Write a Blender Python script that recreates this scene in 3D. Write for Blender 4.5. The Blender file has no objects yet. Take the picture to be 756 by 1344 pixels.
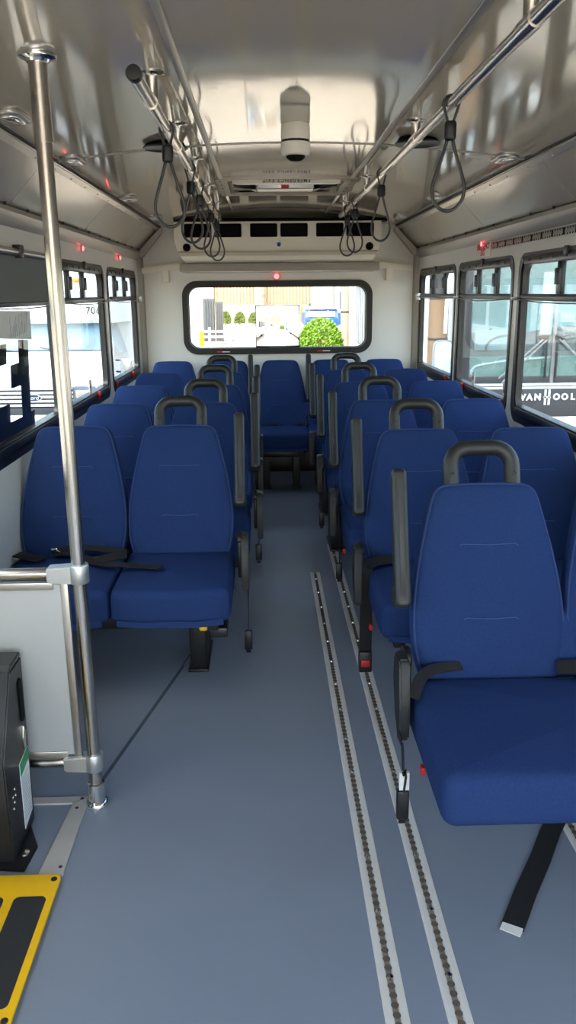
import bpy, bmesh, math, random
from mathutils import Vector, Matrix
random.seed(7)
C = bpy.context.scene.collection
R = math.radians
PI = math.pi

# ------------------------------------------------------------------ materials
def nodes(name):
    m = bpy.data.materials.new(name); m.use_nodes = True
    nt = m.node_tree; nt.nodes.clear()
    out = nt.nodes.new('ShaderNodeOutputMaterial')
    return m, nt, out

def lin(c):
    return tuple(((v/255)/12.92 if v/255 <= .04045 else ((v/255+.055)/1.055)**2.4) for v in c) + (1,)

def mat(name, rgb, rough=.5, metal=0., var=.06, scale=8., bump=0., bscale=200., spec=.5, stretch=None, sheen=0., coat=0.):
    """procedural principled surface: noise varies the colour and roughness a little, finer noise bumps it"""
    m, nt, out = nodes(name)
    b = nt.nodes.new('ShaderNodeBsdfPrincipled')
    nt.links.new(b.outputs[0], out.inputs[0])
    col = lin(rgb)
    tc = nt.nodes.new('ShaderNodeTexCoord')
    mp = nt.nodes.new('ShaderNodeMapping')
    if stretch: mp.inputs['Scale'].default_value = stretch
    nt.links.new(tc.outputs['Object'], mp.inputs[0])
    n = nt.nodes.new('ShaderNodeTexNoise'); n.inputs['Scale'].default_value = scale; n.inputs['Detail'].default_value = 5
    nt.links.new(mp.outputs[0], n.inputs[0])
    mx = nt.nodes.new('ShaderNodeMix'); mx.data_type = 'RGBA'
    mx.inputs[6].default_value = tuple(max(0, v*(1-var)) for v in col[:3]) + (1,)
    mx.inputs[7].default_value = tuple(min(1, v*(1+var)) for v in col[:3]) + (1,)
    nt.links.new(n.outputs['Fac'], mx.inputs[0]); nt.links.new(mx.outputs[2], b.inputs['Base Color'])
    b.inputs['Roughness'].default_value = rough; b.inputs['Metallic'].default_value = metal
    b.inputs['Specular IOR Level'].default_value = spec
    if sheen: b.inputs['Sheen Weight'].default_value = sheen
    if coat:
        b.inputs['Coat Weight'].default_value = coat; b.inputs['Coat Roughness'].default_value = .08
    if bump:
        n2 = nt.nodes.new('ShaderNodeTexNoise'); n2.inputs['Scale'].default_value = bscale; n2.inputs['Detail'].default_value = 3
        nt.links.new(mp.outputs[0], n2.inputs[0])
        bp = nt.nodes.new('ShaderNodeBump'); bp.inputs['Strength'].default_value = bump; bp.inputs['Distance'].default_value = .002
        nt.links.new(n2.outputs['Fac'], bp.inputs['Height']); nt.links.new(bp.outputs[0], b.inputs['Normal'])
    return m

def glass_mat(name, tint=(1, 1, 1), refl=.06, painted_sky=0., painted_sky_col=(.8, .85, .85), rough=.0):
    """thin pane: see-through sheet with a mirror share that grows at grazing angles, and an optional pale diffuse share painting in reflected sky"""
    m, nt, out = nodes(name)
    t = nt.nodes.new('ShaderNodeBsdfTransparent'); t.inputs[0].default_value = tint + (1,)
    g = nt.nodes.new('ShaderNodeBsdfGlossy'); g.inputs['Roughness'].default_value = rough
    lw = nt.nodes.new('ShaderNodeLayerWeight'); lw.inputs[0].default_value = .5
    pw = nt.nodes.new('ShaderNodeMath'); pw.operation = 'POWER'; pw.inputs[1].default_value = 4.5
    nt.links.new(lw.outputs['Facing'], pw.inputs[0])
    ml = nt.nodes.new('ShaderNodeMath'); ml.operation = 'MULTIPLY'; ml.inputs[1].default_value = .55
    nt.links.new(pw.outputs[0], ml.inputs[0])
    ad = nt.nodes.new('ShaderNodeMath'); ad.operation = 'ADD'; ad.inputs[1].default_value = refl-.025; ad.use_clamp = True
    nt.links.new(ml.outputs[0], ad.inputs[0])
    mx = nt.nodes.new('ShaderNodeMixShader')
    nt.links.new(ad.outputs[0], mx.inputs[0]); nt.links.new(t.outputs[0], mx.inputs[1]); nt.links.new(g.outputs[0], mx.inputs[2])
    last = mx
    if painted_sky:
        d = nt.nodes.new('ShaderNodeBsdfDiffuse'); d.inputs[0].default_value = painted_sky_col + (1,)
        tc = nt.nodes.new('ShaderNodeTexCoord'); nz = nt.nodes.new('ShaderNodeTexNoise'); nz.inputs['Scale'].default_value = 3
        nt.links.new(tc.outputs['Object'], nz.inputs[0])
        mu = nt.nodes.new('ShaderNodeMath'); mu.operation = 'MULTIPLY'; mu.inputs[1].default_value = painted_sky*2
        nt.links.new(nz.outputs['Fac'], mu.inputs[0])
        m2 = nt.nodes.new('ShaderNodeMixShader')
        nt.links.new(mu.outputs[0], m2.inputs[0]); nt.links.new(mx.outputs[0], m2.inputs[1]); nt.links.new(d.outputs[0], m2.inputs[2])
        last = m2
    nt.links.new(last.outputs[0], out.inputs[0])
    return m

def emit_mat(name, rgb, strength):
    m, nt, out = nodes(name)
    e = nt.nodes.new('ShaderNodeEmission'); e.inputs[0].default_value = lin(rgb); e.inputs[1].default_value = strength
    nt.links.new(e.outputs[0], out.inputs[0]); return m

M = dict(
    fabric=mat('navy_fabric', (37, 57, 102), .9, var=.22, scale=160, bump=.25, bscale=700, spec=.1),
    stitch=mat('blue_thread', (62, 84, 134), .9, var=.1),
    piping=mat('navy_piping', (40, 62, 112), .9, var=.1),
    plastic=mat('charcoal_plastic', (40, 42, 43), .42, var=.08, scale=40, bump=.15, bscale=900),
    black=mat('black_plastic', (22, 23, 25), .4, var=.1, scale=30),
    blacksteel=mat('black_painted_steel', (16, 16, 18), .45, var=.1, scale=20),
    webbing=mat('black_webbing', (27, 28, 31), .85, var=.15, scale=300, bump=.3, bscale=900),
    steel=mat('brushed_stainless', (196, 190, 182), .22, 1., var=.06, scale=30, stretch=(6, 6, .4)),
    hinge=mat('dark_grey_moulded_cover', (27, 28, 29), .5, var=.1, scale=40, bump=.2, bscale=900),
    barealu=mat('bare_aluminium', (196, 194, 190), .42, .35, var=.12, scale=14),
    chrome=mat('chrome', (225, 225, 225), .1, 1., var=.03),
    alu=mat('cast_aluminium', (205, 206, 204), .38, .9, var=.06, scale=40),
    track=mat('track_aluminium', (226, 226, 222), .45, .1, var=.08, scale=30),
    slot=mat('track_slot_brown', (140, 128, 114), .7, .1, var=.35, scale=120),  # brownish strip along the slot
    hole=mat('track_hole_painted_shade', (92, 84, 76), .8, var=.3, scale=60),  # dark colour paints the shade inside the anchor holes
    wall=mat('white_wall_panel', (224, 222, 216), .32, var=.03, scale=3, bump=.04, bscale=30),
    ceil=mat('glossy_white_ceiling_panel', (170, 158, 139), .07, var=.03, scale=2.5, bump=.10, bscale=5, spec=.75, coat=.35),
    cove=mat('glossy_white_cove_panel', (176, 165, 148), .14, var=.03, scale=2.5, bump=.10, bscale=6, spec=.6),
    trim=mat('grey_trim', (160, 154, 145), .35, .2, var=.05),
    alutrim=mat('aluminium_trim', (176, 172, 166), .3, .8, var=.05),
    winframe=mat('black_anodised_frame', (12, 12, 13), .38, 0., var=.1),
    winrail=mat('dark_grey_window_rail', (44, 44, 45), .35, .3, var=.1),
    rubber=mat('black_rubber', (18, 18, 18), .5, var=.1),
    acplastic=mat('warm_white_ac_plastic', (230, 222, 206), .4, var=.02),
    valance=mat('grey_ac_valance', (152, 143, 132), .45, var=.03),
    dark=mat('dark_vent_mesh', (6, 6, 7), .8, spec=.15, var=.2, scale=200, bump=.4, bscale=300),
    bluebtn=mat('blue_button', (40, 70, 130), .3, var=.05),
    white=mat('white_paint', (235, 235, 232), .35, var=.03),
    whitepl=mat('white_label', (226, 228, 226), .5, var=.04, scale=60),
    red=mat('red_plastic', (190, 30, 34), .4, var=.08),
    redtext=mat('red_print', (205, 40, 45), .6, var=.05),
    darktext=mat('dark_print', (50, 46, 44), .6, var=.05),
    green=mat('green_label', (30, 140, 90), .5, var=.05),
    yellow=mat('yellow_paint', (250, 196, 10), .5, var=.06, scale=20),
    grip=mat('black_grip_pad', (42, 44, 46), .85, var=.2, scale=200, bump=.5, bscale=500),
    shade=mat('grey_shade_cloth', (116, 120, 120), .8, var=.06, scale=60),
    panel=mat('grey_laminate', (166, 168, 168), .4, var=.04, scale=3),
    cord=mat('clear_pull_cord', (150, 142, 130), .4, var=.1),
    gcable=mat('grey_coated_cable', (62, 62, 62), .35, var=.06),
    orange=mat('amber_lens', (255, 150, 40), .3, var=.05),
    bluelogo=mat('dark_blue_enamel', (20, 36, 84), .3, var=.05),
    vanwhite=mat('white_van_paint', (236, 238, 238), .3, var=.02, coat=.4),
    vangrey=mat('light_grey_van_trim', (176, 190, 200), .4, var=.05),
    tyre=mat('tyre_rubber', (28, 28, 28), .8, var=.1),
    coachgrey=mat('graphite_coach_panel', (52, 54, 57), .5, .2, var=.1, scale=6),
    coachteal=mat('teal_coach_trim', (60, 116, 102), .5, var=.1),
    silver=mat('silver_letters', (214, 222, 226), .3, .6, var=.03),
    beige=mat('beige_building_sheet', (178, 158, 134), .7, var=.05, scale=1),
    bwhite=mat('white_building', (205, 203, 198), .7, var=.04, scale=1),
    bgrey=mat('grey_building', (120, 122, 124), .7, var=.05, scale=1),
    bblue=mat('blue_paint', (20, 78, 150), .45, var=.08, scale=3),
    rust=mat('rust_orange_paint', (200, 110, 70), .6, var=.15, scale=4),
    tarp=mat('grey_tarp', (84, 88, 92), .6, var=.2, scale=6, bump=.6, bscale=8),
    leaf=mat('bright_green_leaves', (118, 160, 44), .6, var=.4, scale=4),
    leafdark=mat('olive_leaves', (100, 118, 40), .6, var=.4, scale=2),
    wood=mat('weathered_pole_wood', (150, 138, 124), .8, var=.15, scale=4, stretch=(8, 8, .5)),
    tan=mat('tan_column', (140, 112, 84), .8, var=.12, scale=3),
    yard=mat('pale_gravel_yard', (176, 166, 150), .9, var=.12, scale=.8, bump=.4, bscale=20),
    trailer=mat('grey_trailer_side', (90, 100, 104), .45, .2, var=.12, scale=3),
    led=emit_mat('lit_red_indicator', (255, 60, 60), 3.0),
    tag=mat('white_tag', (225, 226, 224), .7, var=.1, scale=60),
)
# floor: blue-grey vinyl with fine dark and pale flecks
def floor_mat():
    m = mat('blue_grey_vinyl', (128, 139, 155), .42, var=.10, scale=420, bump=.12, bscale=500, spec=.4)
    nt = m.node_tree; b = next(n for n in nt.nodes if n.type == 'BSDF_PRINCIPLED')
    mix = next(n for n in nt.nodes if n.type == 'MIX')
    tc = next(n for n in nt.nodes if n.type == 'TEX_COORD')
    n = nt.nodes.new('ShaderNodeTexNoise'); n.inputs['Scale'].default_value = 2.2; n.inputs['Detail'].default_value = 6
    nt.links.new(tc.outputs['Object'], n.inputs[0])
    hs = nt.nodes.new('ShaderNodeHueSaturation')
    mr = nt.nodes.new('ShaderNodeMapRange'); mr.inputs[3].default_value = .88; mr.inputs[4].default_value = 1.12
    nt.links.new(n.outputs['Fac'], mr.inputs[0]); nt.links.new(mr.outputs[0], hs.inputs['Value'])
    nt.links.new(mix.outputs[2], hs.inputs['Color']); nt.links.new(hs.outputs[0], b.inputs['Base Color'])
    return m
M['floor'] = floor_mat()
M['pane'] = glass_mat('tinted_window_pane', (.66, .70, .71), .05)
M['clear'] = glass_mat('clear_pane', (.98, .99, .99), .05)
M['reardglass'] = glass_mat('tinted_rear_pane', (.74, .75, .73), .05)
M['coachglass'] = glass_mat('sky_painted_coach_windscreen', (.84, .92, .93), .10, .07, (.40, .52, .56))  # blue-grey diffuse share paints the sky's reflection into the glass
M['vanglass'] = glass_mat('pale_van_windscreen', (.30, .36, .40), .25, .30, (.50, .62, .68))
def refr():
    m, nt, out = nodes('wide_angle_lens_plastic')
    r = nt.nodes.new('ShaderNodeBsdfRefraction'); r.inputs['IOR'].default_value = 2.0; r.inputs['Roughness'].default_value = .02
    nt.links.new(r.outputs[0], out.inputs[0]); return m
M['lens'] = refr()

# ------------------------------------------------------------------ helpers
def setp(o, label=None, cat=None, group=None, kind=None):
    if label: o['label'] = label
    if cat: o['category'] = cat
    if group: o['group'] = group
    if kind: o['kind'] = kind
    return o

def thing(name, label, cat, loc=(0, 0, 0), group=None):
    o = bpy.data.objects.new(name, None); C.objects.link(o); o.location = loc
    o.empty_display_size = .1
    return setp(o, label, cat, group)

def offset_of(parent):
    v = Vector((0, 0, 0)); p = parent
    while p is not None:
        v += p.location; p = p.parent
    return v

class MB:
    def __init__(s): s.bm = bmesh.new()
    def _add(s, tmp):
        me = bpy.data.meshes.new('t'); tmp.to_mesh(me); tmp.free(); s.bm.from_mesh(me); bpy.data.meshes.remove(me); return s
    def box(s, x0, x1, y0, y1, z0, z1, bev=0., seg=2, mtx=None):
        t = bmesh.new(); bmesh.ops.create_cube(t, size=1)
        for v in t.verts:
            v.co = Vector(((x0+x1)/2+v.co.x*(x1-x0), (y0+y1)/2+v.co.y*(y1-y0), (z0+z1)/2+v.co.z*(z1-z0)))
        if bev: bmesh.ops.bevel(t, geom=t.edges[:], offset=bev, segments=seg, affect='EDGES', profile=.5)
        if mtx: t.transform(mtx)
        return s._add(t)
    def tube(s, pts, r, seg=10, closed=False, cap=True):
        pts = [Vector(p) for p in pts]; n = len(pts); t = bmesh.new(); rings = []
        rr = r if isinstance(r, (list, tuple)) else [r]*n
        prev = None
        for i, p in enumerate(pts):
            if closed: d = pts[(i+1) % n]-pts[i-1]
            else: d = pts[min(i+1, n-1)]-pts[max(i-1, 0)]
            d.normalize()
            if prev is None:
                a = Vector((0, 0, 1)) if abs(d.z) < .9 else Vector((1, 0, 0))
                u = d.cross(a).normalized()
            else:
                u = (prev-d*prev.dot(d)).normalized()
            prev = u; w = d.cross(u)
            rings.append([t.verts.new(p+(u*math.cos(2*PI*k/seg)+w*math.sin(2*PI*k/seg))*rr[i]) for k in range(seg)])
        m = n if closed else n-1
        for i in range(m):
            a, b = rings[i], rings[(i+1) % n]
            for k in range(seg): t.faces.new((a[k], a[(k+1) % seg], b[(k+1) % seg], b[k]))
        if cap and not closed:
            t.faces.new(rings[0][::-1]); t.faces.new(rings[-1])
        return s._add(t)
    def prism(s, poly, axis, a, b, bev=0.):
        """poly: 2-D points in the two other axes (order x<y<z), extruded along axis from a to b"""
        t = bmesh.new()
        def P(u, v, w):
            return {'x': (w, u, v), 'y': (u, w, v), 'z': (u, v, w)}[axis]
        lo = [t.verts.new(P(u, v, a)) for u, v in poly]; hi = [t.verts.new(P(u, v, b)) for u, v in poly]
        n = len(poly)
        t.faces.new(lo); t.faces.new(hi[::-1])
        for i in range(n): t.faces.new((lo[i], hi[i], hi[(i+1) % n], lo[(i+1) % n]))
        bmesh.ops.recalc_face_normals(t, faces=t.faces[:])
        if bev: bmesh.ops.bevel(t, geom=t.edges[:], offset=bev, segments=2, affect='EDGES')
        return s._add(t)
    def ring(s, outer, inner, axis, a, b):
        """frame between two outlines with the same number of points"""
        t = bmesh.new(); n = len(outer)
        def P(u, v, w): return {'x': (w, u, v), 'y': (u, w, v), 'z': (u, v, w)}[axis]
        oa = [t.verts.new(P(u, v, a)) for u, v in outer]; ob = [t.verts.new(P(u, v, b)) for u, v in outer]
        ia = [t.verts.new(P(u, v, a)) for u, v in inner]; ib = [t.verts.new(P(u, v, b)) for u, v in inner]
        for i in range(n):
            j = (i+1) % n
            t.faces.new((oa[i], oa[j], ia[j], ia[i])); t.faces.new((ob[i], ib[i], ib[j], ob[j]))
            t.faces.new((oa[i], ob[i], ob[j], oa[j])); t.faces.new((ia[i], ia[j], ib[j], ib[i]))
        bmesh.ops.recalc_face_normals(t, faces=t.faces[:])
        return s._add(t)
    def lathe(s, prof, center, axis='z', seg=28):
        """prof: (radius, height) pairs"""
        t = bmesh.new(); rings = []; c = Vector(center)
        for r, h in prof:
            ring = []
            for k in range(seg):
                a = 2*PI*k/seg; u, v = r*math.cos(a), r*math.sin(a)
                ring.append(t.verts.new(c+Vector({'z': (u, v, h), 'x': (h, u, v), 'y': (u, h, v)}[axis])))
            rings.append(ring)
        for i in range(len(rings)-1):
            for k in range(seg):
                t.faces.new((rings[i][k], rings[i][(k+1) % seg], rings[i+1][(k+1) % seg], rings[i+1][k]))
        t.faces.new(rings[0][::-1]); t.faces.new(rings[-1])
        bmesh.ops.remove_doubles(t, verts=t.verts[:], dist=1e-6)
        bmesh.ops.recalc_face_normals(t, faces=t.faces[:])
        return s._add(t)
    def ribbon(s, pts, wdir, w, th=.003):
        """strap: centre line, width direction(s), width, thickness"""
        pts = [Vector(p) for p in pts]; n = len(pts); t = bmesh.new(); rings = []
        for i, p in enumerate(pts):
            d = (pts[min(i+1, n-1)]-pts[max(i-1, 0)]).normalized()
            wd = Vector(wdir[i] if isinstance(wdir, list) else wdir); wd = (wd-d*wd.dot(d)).normalized()
            nn = d.cross(wd)
            rings.append([t.verts.new(p+wd*a*w/2+nn*b*th/2) for a, b in ((-1, -1), (1, -1), (1, 1), (-1, 1))])
        for i in range(n-1):
            for k in range(4): t.faces.new((rings[i][k], rings[i][(k+1) % 4], rings[i+1][(k+1) % 4], rings[i+1][k]))
        t.faces.new(rings[0][::-1]); t.faces.new(rings[-1])
        bmesh.ops.recalc_face_normals(t, faces=t.faces[:])
        return s._add(t)
    def pillow(s, outline, t_, bev, bf=0., bb=0., axis='y', n=5, org=(0, 0, 0)):
        """upholstered slab: outline in the plane, thickness t_, rounded rim, crowned faces"""
        t = bmesh.new(); N = len(outline)
        O = [Vector((a, b)) for a, b in outline]
        area = sum(O[i].x*O[(i+1) % N].y-O[(i+1) % N].x*O[i].y for i in range(N))
        if area < 0: O.reverse()
        nrm = []
        for i in range(N):
            d = (O[(i+1) % N]-O[i-1]).normalized(); nrm.append(Vector((-d.y, d.x)))
        cen = sum(O, Vector((0, 0)))/N
        rings = []
        inn = [O[i]+nrm[i]*bev for i in range(N)]
        for sc in (.2, .4, .6, .75, .88): rings.append(([cen+(p-cen)*sc for p in inn], -bf*(1-sc*sc)))
        for k in range(n+1):
            th = PI/2*k/n; rings.append(([O[i]+nrm[i]*bev*(1-math.sin(th)) for i in range(N)], bev*(1-math.cos(th))))
        for k in range(n+1):
            th = PI/2*k/n; rings.append(([O[i]+nrm[i]*bev*(1-math.cos(th)) for i in range(N)], t_-bev*(1-math.sin(th))))
        for sc in (.88, .75, .6, .4, .2): rings.append(([cen+(p-cen)*sc for p in inn], t_+bb*(1-sc*sc)))
        org = Vector(org)
        def P(p, w): return org+Vector({'y': (p.x, w, p.y), 'z': (p.x, p.y, w), 'x': (w, p.x, p.y)}[axis])
        vr = [[t.verts.new(P(p, w)) for p in pts] for pts, w in rings]
        c0 = t.verts.new(P(cen, -bf)); c1 = t.verts.new(P(cen, t_+bb))
        for i in range(len(vr)-1):
            for k in range(N): t.faces.new((vr[i][k], vr[i][(k+1) % N], vr[i+1][(k+1) % N], vr[i+1][k]))
        for k in range(N):
            t.faces.new((c0, vr[0][(k+1) % N], vr[0][k])); t.faces.new((c1, vr[-1][k], vr[-1][(k+1) % N]))
        bmesh.ops.remove_doubles(t, verts=t.verts[:], dist=1e-5)
        bmesh.ops.recalc_face_normals(t, faces=t.faces[:])
        return s._add(t)
    def mesh(s, name, m, off=Vector((0, 0, 0)), smooth=40):
        me = bpy.data.meshes.new(name)
        if off.length: bmesh.ops.translate(s.bm, verts=s.bm.verts[:], vec=-off)
        s.bm.to_mesh(me); s.bm.free(); me.materials.append(M[m] if isinstance(m, str) else m)
        if smooth:
            me.polygons.foreach_set('use_smooth', [True]*len(me.polygons))
            try: me.set_sharp_from_angle(angle=R(smooth))
            except Exception: pass
        return me
    def build(s, name, m, parent=None, label=None, smooth=40, origin=None):
        """one mesh object; vertices are authored in world space, or in the parent's frame of reference"""
        off = offset_of(parent)
        o = Vector(origin) if origin else off
        me = s.mesh(name, m, o, smooth)
        ob = bpy.data.objects.new(name, me); C.objects.link(ob); ob.parent = parent; ob.location = o-off
        if label: ob['label'] = label
        return ob

def struct(name, mb, m, smooth=30):
    o = mb.build(name, m, None, smooth=smooth); o['kind'] = 'structure'; return o

def rrect(u0, u1, v0, v1, r, k=6):
    out = []
    for cx, cy, a0 in ((u1-r, v0+r, -90), (u1-r, v1-r, 0), (u0+r, v1-r, 90), (u0+r, v0+r, 180)):
        for i in range(k+1):
            a = R(a0+90*i/k); out.append((cx+r*math.cos(a), cy+r*math.sin(a)))
    return out

def spline(pts, n=6, closed=True):
    """Catmull-Rom through points"""
    P = [Vector(p) for p in pts]; N = len(P); out = []
    for i in range(N if closed else N-1):
        if closed: a, b, c, d = P[i-1], P[i], P[(i+1) % N], P[(i+2) % N]
        else: a, b, c, d = P[max(i-1, 0)], P[i], P[i+1], P[min(i+2, N-1)]
        for k in range(n):
            t = k/n
            out.append(.5*((2*b)+(c-a)*t+(2*a-5*b+4*c-d)*t*t+(3*b-a-3*c+d)*t**3))
    if not closed: out.append(P[-1])
    return out

def text(name, body, size, m, mtx, parent=None, ext=.0008, bold=0., label=None, shear=0., space=1.):
    cu = bpy.data.curves.new(name, 'FONT'); cu.body = body; cu.size = size; cu.extrude = ext; cu.offset = bold
    cu.align_x = 'CENTER'; cu.align_y = 'CENTER'; cu.resolution_u = 2; cu.shear = shear; cu.space_character = space
    tmp = bpy.data.objects.new('tmp_text', cu); C.objects.link(tmp)
    bpy.context.view_layer.update()
    me = bpy.data.meshes.new_from_object(tmp.evaluated_get(bpy.context.evaluated_depsgraph_get()))
    bpy.data.objects.remove(tmp); bpy.data.curves.remove(cu)
    off = offset_of(parent); loc = mtx.to_translation()
    me.transform(Matrix.Translation(-loc) @ mtx); me.name = name; me.materials.clear(); me.materials.append(M[m])
    o = bpy.data.objects.new(name, me); C.objects.link(o); o.parent = parent; o.location = loc-off
    if label: o['label'] = label
    return o

def face_mtx(loc, right, up):
    r = Vector(right).normalized(); u = Vector(up).normalized(); n = r.cross(u)
    m = Matrix((r, u, n)).transposed().to_4x4(); m.translation = Vector(loc); return m

# ------------------------------------------------------------------ constants of the bus (metres, floor = 0, +Y to the rear)
WX, DR, YF = 1.15, 6.91, -1.9
GZ = -.80                                     # ground outside
def ceil_z(x): return 2.09-.075*min(abs(x), .957)**2

# ------------------------------------------------------------------ the room
fl = MB(); fl.box(-WX, WX, YF, DR, -.06, 0); struct('floor', fl, 'floor')
ft = MB()
ft.box(-.003, .003, 0, 1, 0, .0012)
seam = MB()
seam.prism([(-.697, 2.20), (-.684, 2.20), (-.484, 3.10), (-.497, 3.10)], 'z', .0002, .0012)
seam.prism([(-.497, 3.10), (-.492, 3.10), (-.30, 4.05), (-.305, 4.05)], 'z', .0002, .0012)
ft.bm.free()
struct('trim_1', seam, mat('floor_weld_seam', (70, 80, 94), .6))
# ceiling: three arched panels side by side, thick slab
def ceiling_mb(x0, x1, y0, y1, n=10, dz=0., th=.05):
    mb = MB(); t = bmesh.new(); rows = []
    for j in range(2):
        y = (y0, y1)[j]
        rows.append([(t.verts.new((x0+(x1-x0)*i/n, y, ceil_z(x0+(x1-x0)*i/n)+dz)), t.verts.new((x0+(x1-x0)*i/n, y, ceil_z(x0+(x1-x0)*i/n)+dz+th))) for i in range(n+1)])
    a, b = rows
    for i in range(n):
        t.faces.new((a[i][0], b[i][0], b[i+1][0], a[i+1][0])); t.faces.new((a[i][1], a[i+1][1], b[i+1][1], b[i][1]))
        t.faces.new((a[i][0], a[i+1][0], a[i+1][1], a[i][1])); t.faces.new((b[i][0], b[i][1], b[i+1][1], b[i+1][0]))
    t.faces.new((a[0][0], a[0][1], b[0][1], b[0][0])); t.faces.new((a[n][0], b[n][0], b[n][1], a[n][1]))
    bmesh.ops.recalc_face_normals(t, faces=t.faces[:])
    mb._add(t); return mb
HX, HY0, HY1 = .335, 4.56, 5.24               # roof hatch opening
cm = MB()
for x0, x1, y0, y1 in ((-1.0, -HX, YF, DR), (HX, 1.0, YF, DR), (-HX, HX, YF, HY0), (-HX, HX, HY1, DR)):
    p = ceiling_mb(x0, x1, y0, y1); me = p.mesh('t', 'ceil', smooth=0); cm.bm.from_mesh(me); bpy.data.meshes.remove(me)
struct('ceiling', cm, 'ceil')
# ceiling trims: two long aluminium strips, cross seams
tn = [1]
def trim(mb, m):
    tn[0] += 1; return struct('trim_%d' % tn[0], mb, m)
for x in (-.345, .345):
    mb = MB(); mb.box(x-.011, x+.011, YF, HY0-.03, ceil_z(x)-.005, ceil_z(x)+.004, .002); trim(mb, 'alutrim')
    mb = MB(); mb.box(x-.009, x+.009, HY1+.03, 6.42, ceil_z(x)-.004, ceil_z(x)+.004, .002); trim(mb, 'alutrim')
for y in (.9, 3.555):
    mb = MB(); p = ceiling_mb(-.95, .95, y-.012, y+.012, 20, -.0025, .006); me = p.mesh('t', 'ceil', smooth=0); mb.bm.from_mesh(me); bpy.data.meshes.remove(me)
    trim(mb, 'trim')
CB, CT = 1.822, 2.018                         # cove bottom and top heights
for s in (-1, 1):
    # cove panel
    mb = MB(); mb.prism([(s*.957, CT), (s*1.15, CB), (s*1.19, CB+.03), (s*.99, CT+.04)], 'y', YF, DR)
    trim(mb, 'cove')
    # black gap and aluminium strip where ceiling and cove meet
    mb = MB(); mb.box(s*.957-.008, s*.957+.008, YF, DR, CT-.002, CT+.006); trim(mb, 'rubber')
    mb = MB(); d = Vector((s*.193, CB-CT)).normalized()
    a = Vector((s*.962, CT-.006)); nrm = Vector((-s*.7, -.7))*.006
    q = [a, a+d*.026, a+d*.026+nrm, a+nrm]
    mb.prism([(v.x, v.y) for v in q], 'y', YF, DR)
    for k in range(26):
        y = -.5+k*.29; c = a+d*.018+nrm
        mb.lathe([(.004, 0), (.004, .004)], (0, 0, 0), 'z', 8) if False else mb.box(c.x-.004, c.x+.004, y-.004, y+.004, c.y-.004, c.y+.003)
    trim(mb, 'alutrim')
    # cove joints
    for y in (2.05, 3.42, 4.80, 6.15):
        mb = MB(); b2 = Vector((s*1.148, CB+.004)); t2 = Vector((s*.982, CT-.022)); nn = Vector((-s*.7, -.7))*.003
        mb.prism([(t2.x, t2.y), (b2.x, b2.y), (b2.x+nn.x, b2.y+nn.y), (t2.x+nn.x, t2.y+nn.y)], 'y', y-.012, y+.012); trim(mb, 'cove')
    # moulding under the cove
    mb = MB(); mb.prism([(s*1.15, CB-.055), (s*1.15, CB+.01), (s*1.118, CB+.016), (s*1.112, CB-.004), (s*1.125, CB-.03)], 'y', YF, DR)
    trim(mb, 'trim')
    # dark grey bead with screws on top of the moulding
    mb = MB(); mb.box(s*1.121-.005, s*1.121+.005, YF, DR, CB+.016, CB+.022)
    for k in range(24):
        y = -.4+k*.31; mb.box(s*1.112-.005, s*1.112+.004, y-.005, y+.005, CB+.014, CB+.026)
    trim(mb, 'winrail')
    # rear corner posts and the band where the cove meets the rear wall
    mb = MB(); mb.prism([(s*1.15, 6.865), (s*1.15, 6.91), (s*1.105, 6.91), (s*1.118, 6.885)], 'z', 0, CB-.02); trim(mb, 'trim')
    mb = MB(); mb.prism([(s*.95, CT-.01), (s*1.14, CB-.01), (s*1.10, CB-.035), (s*.93, CT-.035)], 'y', 6.83, 6.91, .006); trim(mb, 'trim')

# side walls with window openings.  windows: (y0, y1) of the outer frame
LW = [(2.86, 4.12), (4.24, 5.39), (5.50, 6.72)]
RW = [(2.86, 4.17), (4.255, 5.475), (5.54, 6.83)]
LX = [(-1.55, -.35), (.05, 1.25), (1.45, 2.72)]
RX = [(.05, 1.30), (1.45, 2.72)]
WZ0, WZ1 = .855, 1.678
DY0, DY1 = -1.75, -.55                       # entrance door in the right wall
def side_wall(name, s, wins):
    mb = MB(); xa, xb = sorted((s*WX, s*(WX+.03)))
    y = YF
    if s > 0:
        mb.box(xa, xb, YF, DY0, -.06, CB+.06); mb.box(xa, xb, DY0, DY1, CB-.05, CB+.06); mb.box(xa, xb, DY0, DY1, -.06, .02); y = DY1
    mb.box(xa, xb, y, DR, -.06, WZ0+.03); mb.box(xa, xb, y, DR, WZ1-.03, CB+.06)
    for a, b in sorted(wins):
        mb.box(xa, xb, y, a+.03, WZ0+.03, WZ1-.03); y = b-.03
    mb.box(xa, xb, y, DR, WZ0+.03, WZ1-.03)
    struct(name, mb, 'wall')
side_wall('wall_left', -1, LW+LX); side_wall('wall_right', 1, RW+RX)
# rear wall with opening
RWX0, RWX1, RWZ0, RWZ1 = -.80, .772, 1.008, 1.602
mb = MB()
mb.box(-1.18, 1.18, DR, DR+.06, -.06, RWZ0+.035); mb.box(-1.18, 1.18, DR, DR+.06, RWZ1-.035, 2.14)
mb.box(-1.18, RWX0+.035, DR, DR+.06, RWZ0+.035, RWZ1-.035); mb.box(RWX1-.035, 1.18, DR, DR+.06, RWZ0+.035, RWZ1-.035)
struct('wall_rear', mb, 'wall')
mb = MB(); mb.box(-1.15, 1.15, DR-.02, DR, 0, .17, .004); struct('baseboard_rear', mb, 'blacksteel')
# front wall behind the photographer: unseen windscreen opening, enlarged for more light
mb = MB()
mb.box(-1.22, 1.22, YF-.06, YF, -.06, .55); mb.box(-1.22, 1.22, YF-.06, YF, 1.97, 2.14)
mb.box(-1.22, -1.12, YF-.06, YF, .55, 1.97); mb.box(1.12, 1.22, YF-.06, YF, .55, 1.97)
struct('wall_front', mb, 'wall')

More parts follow.
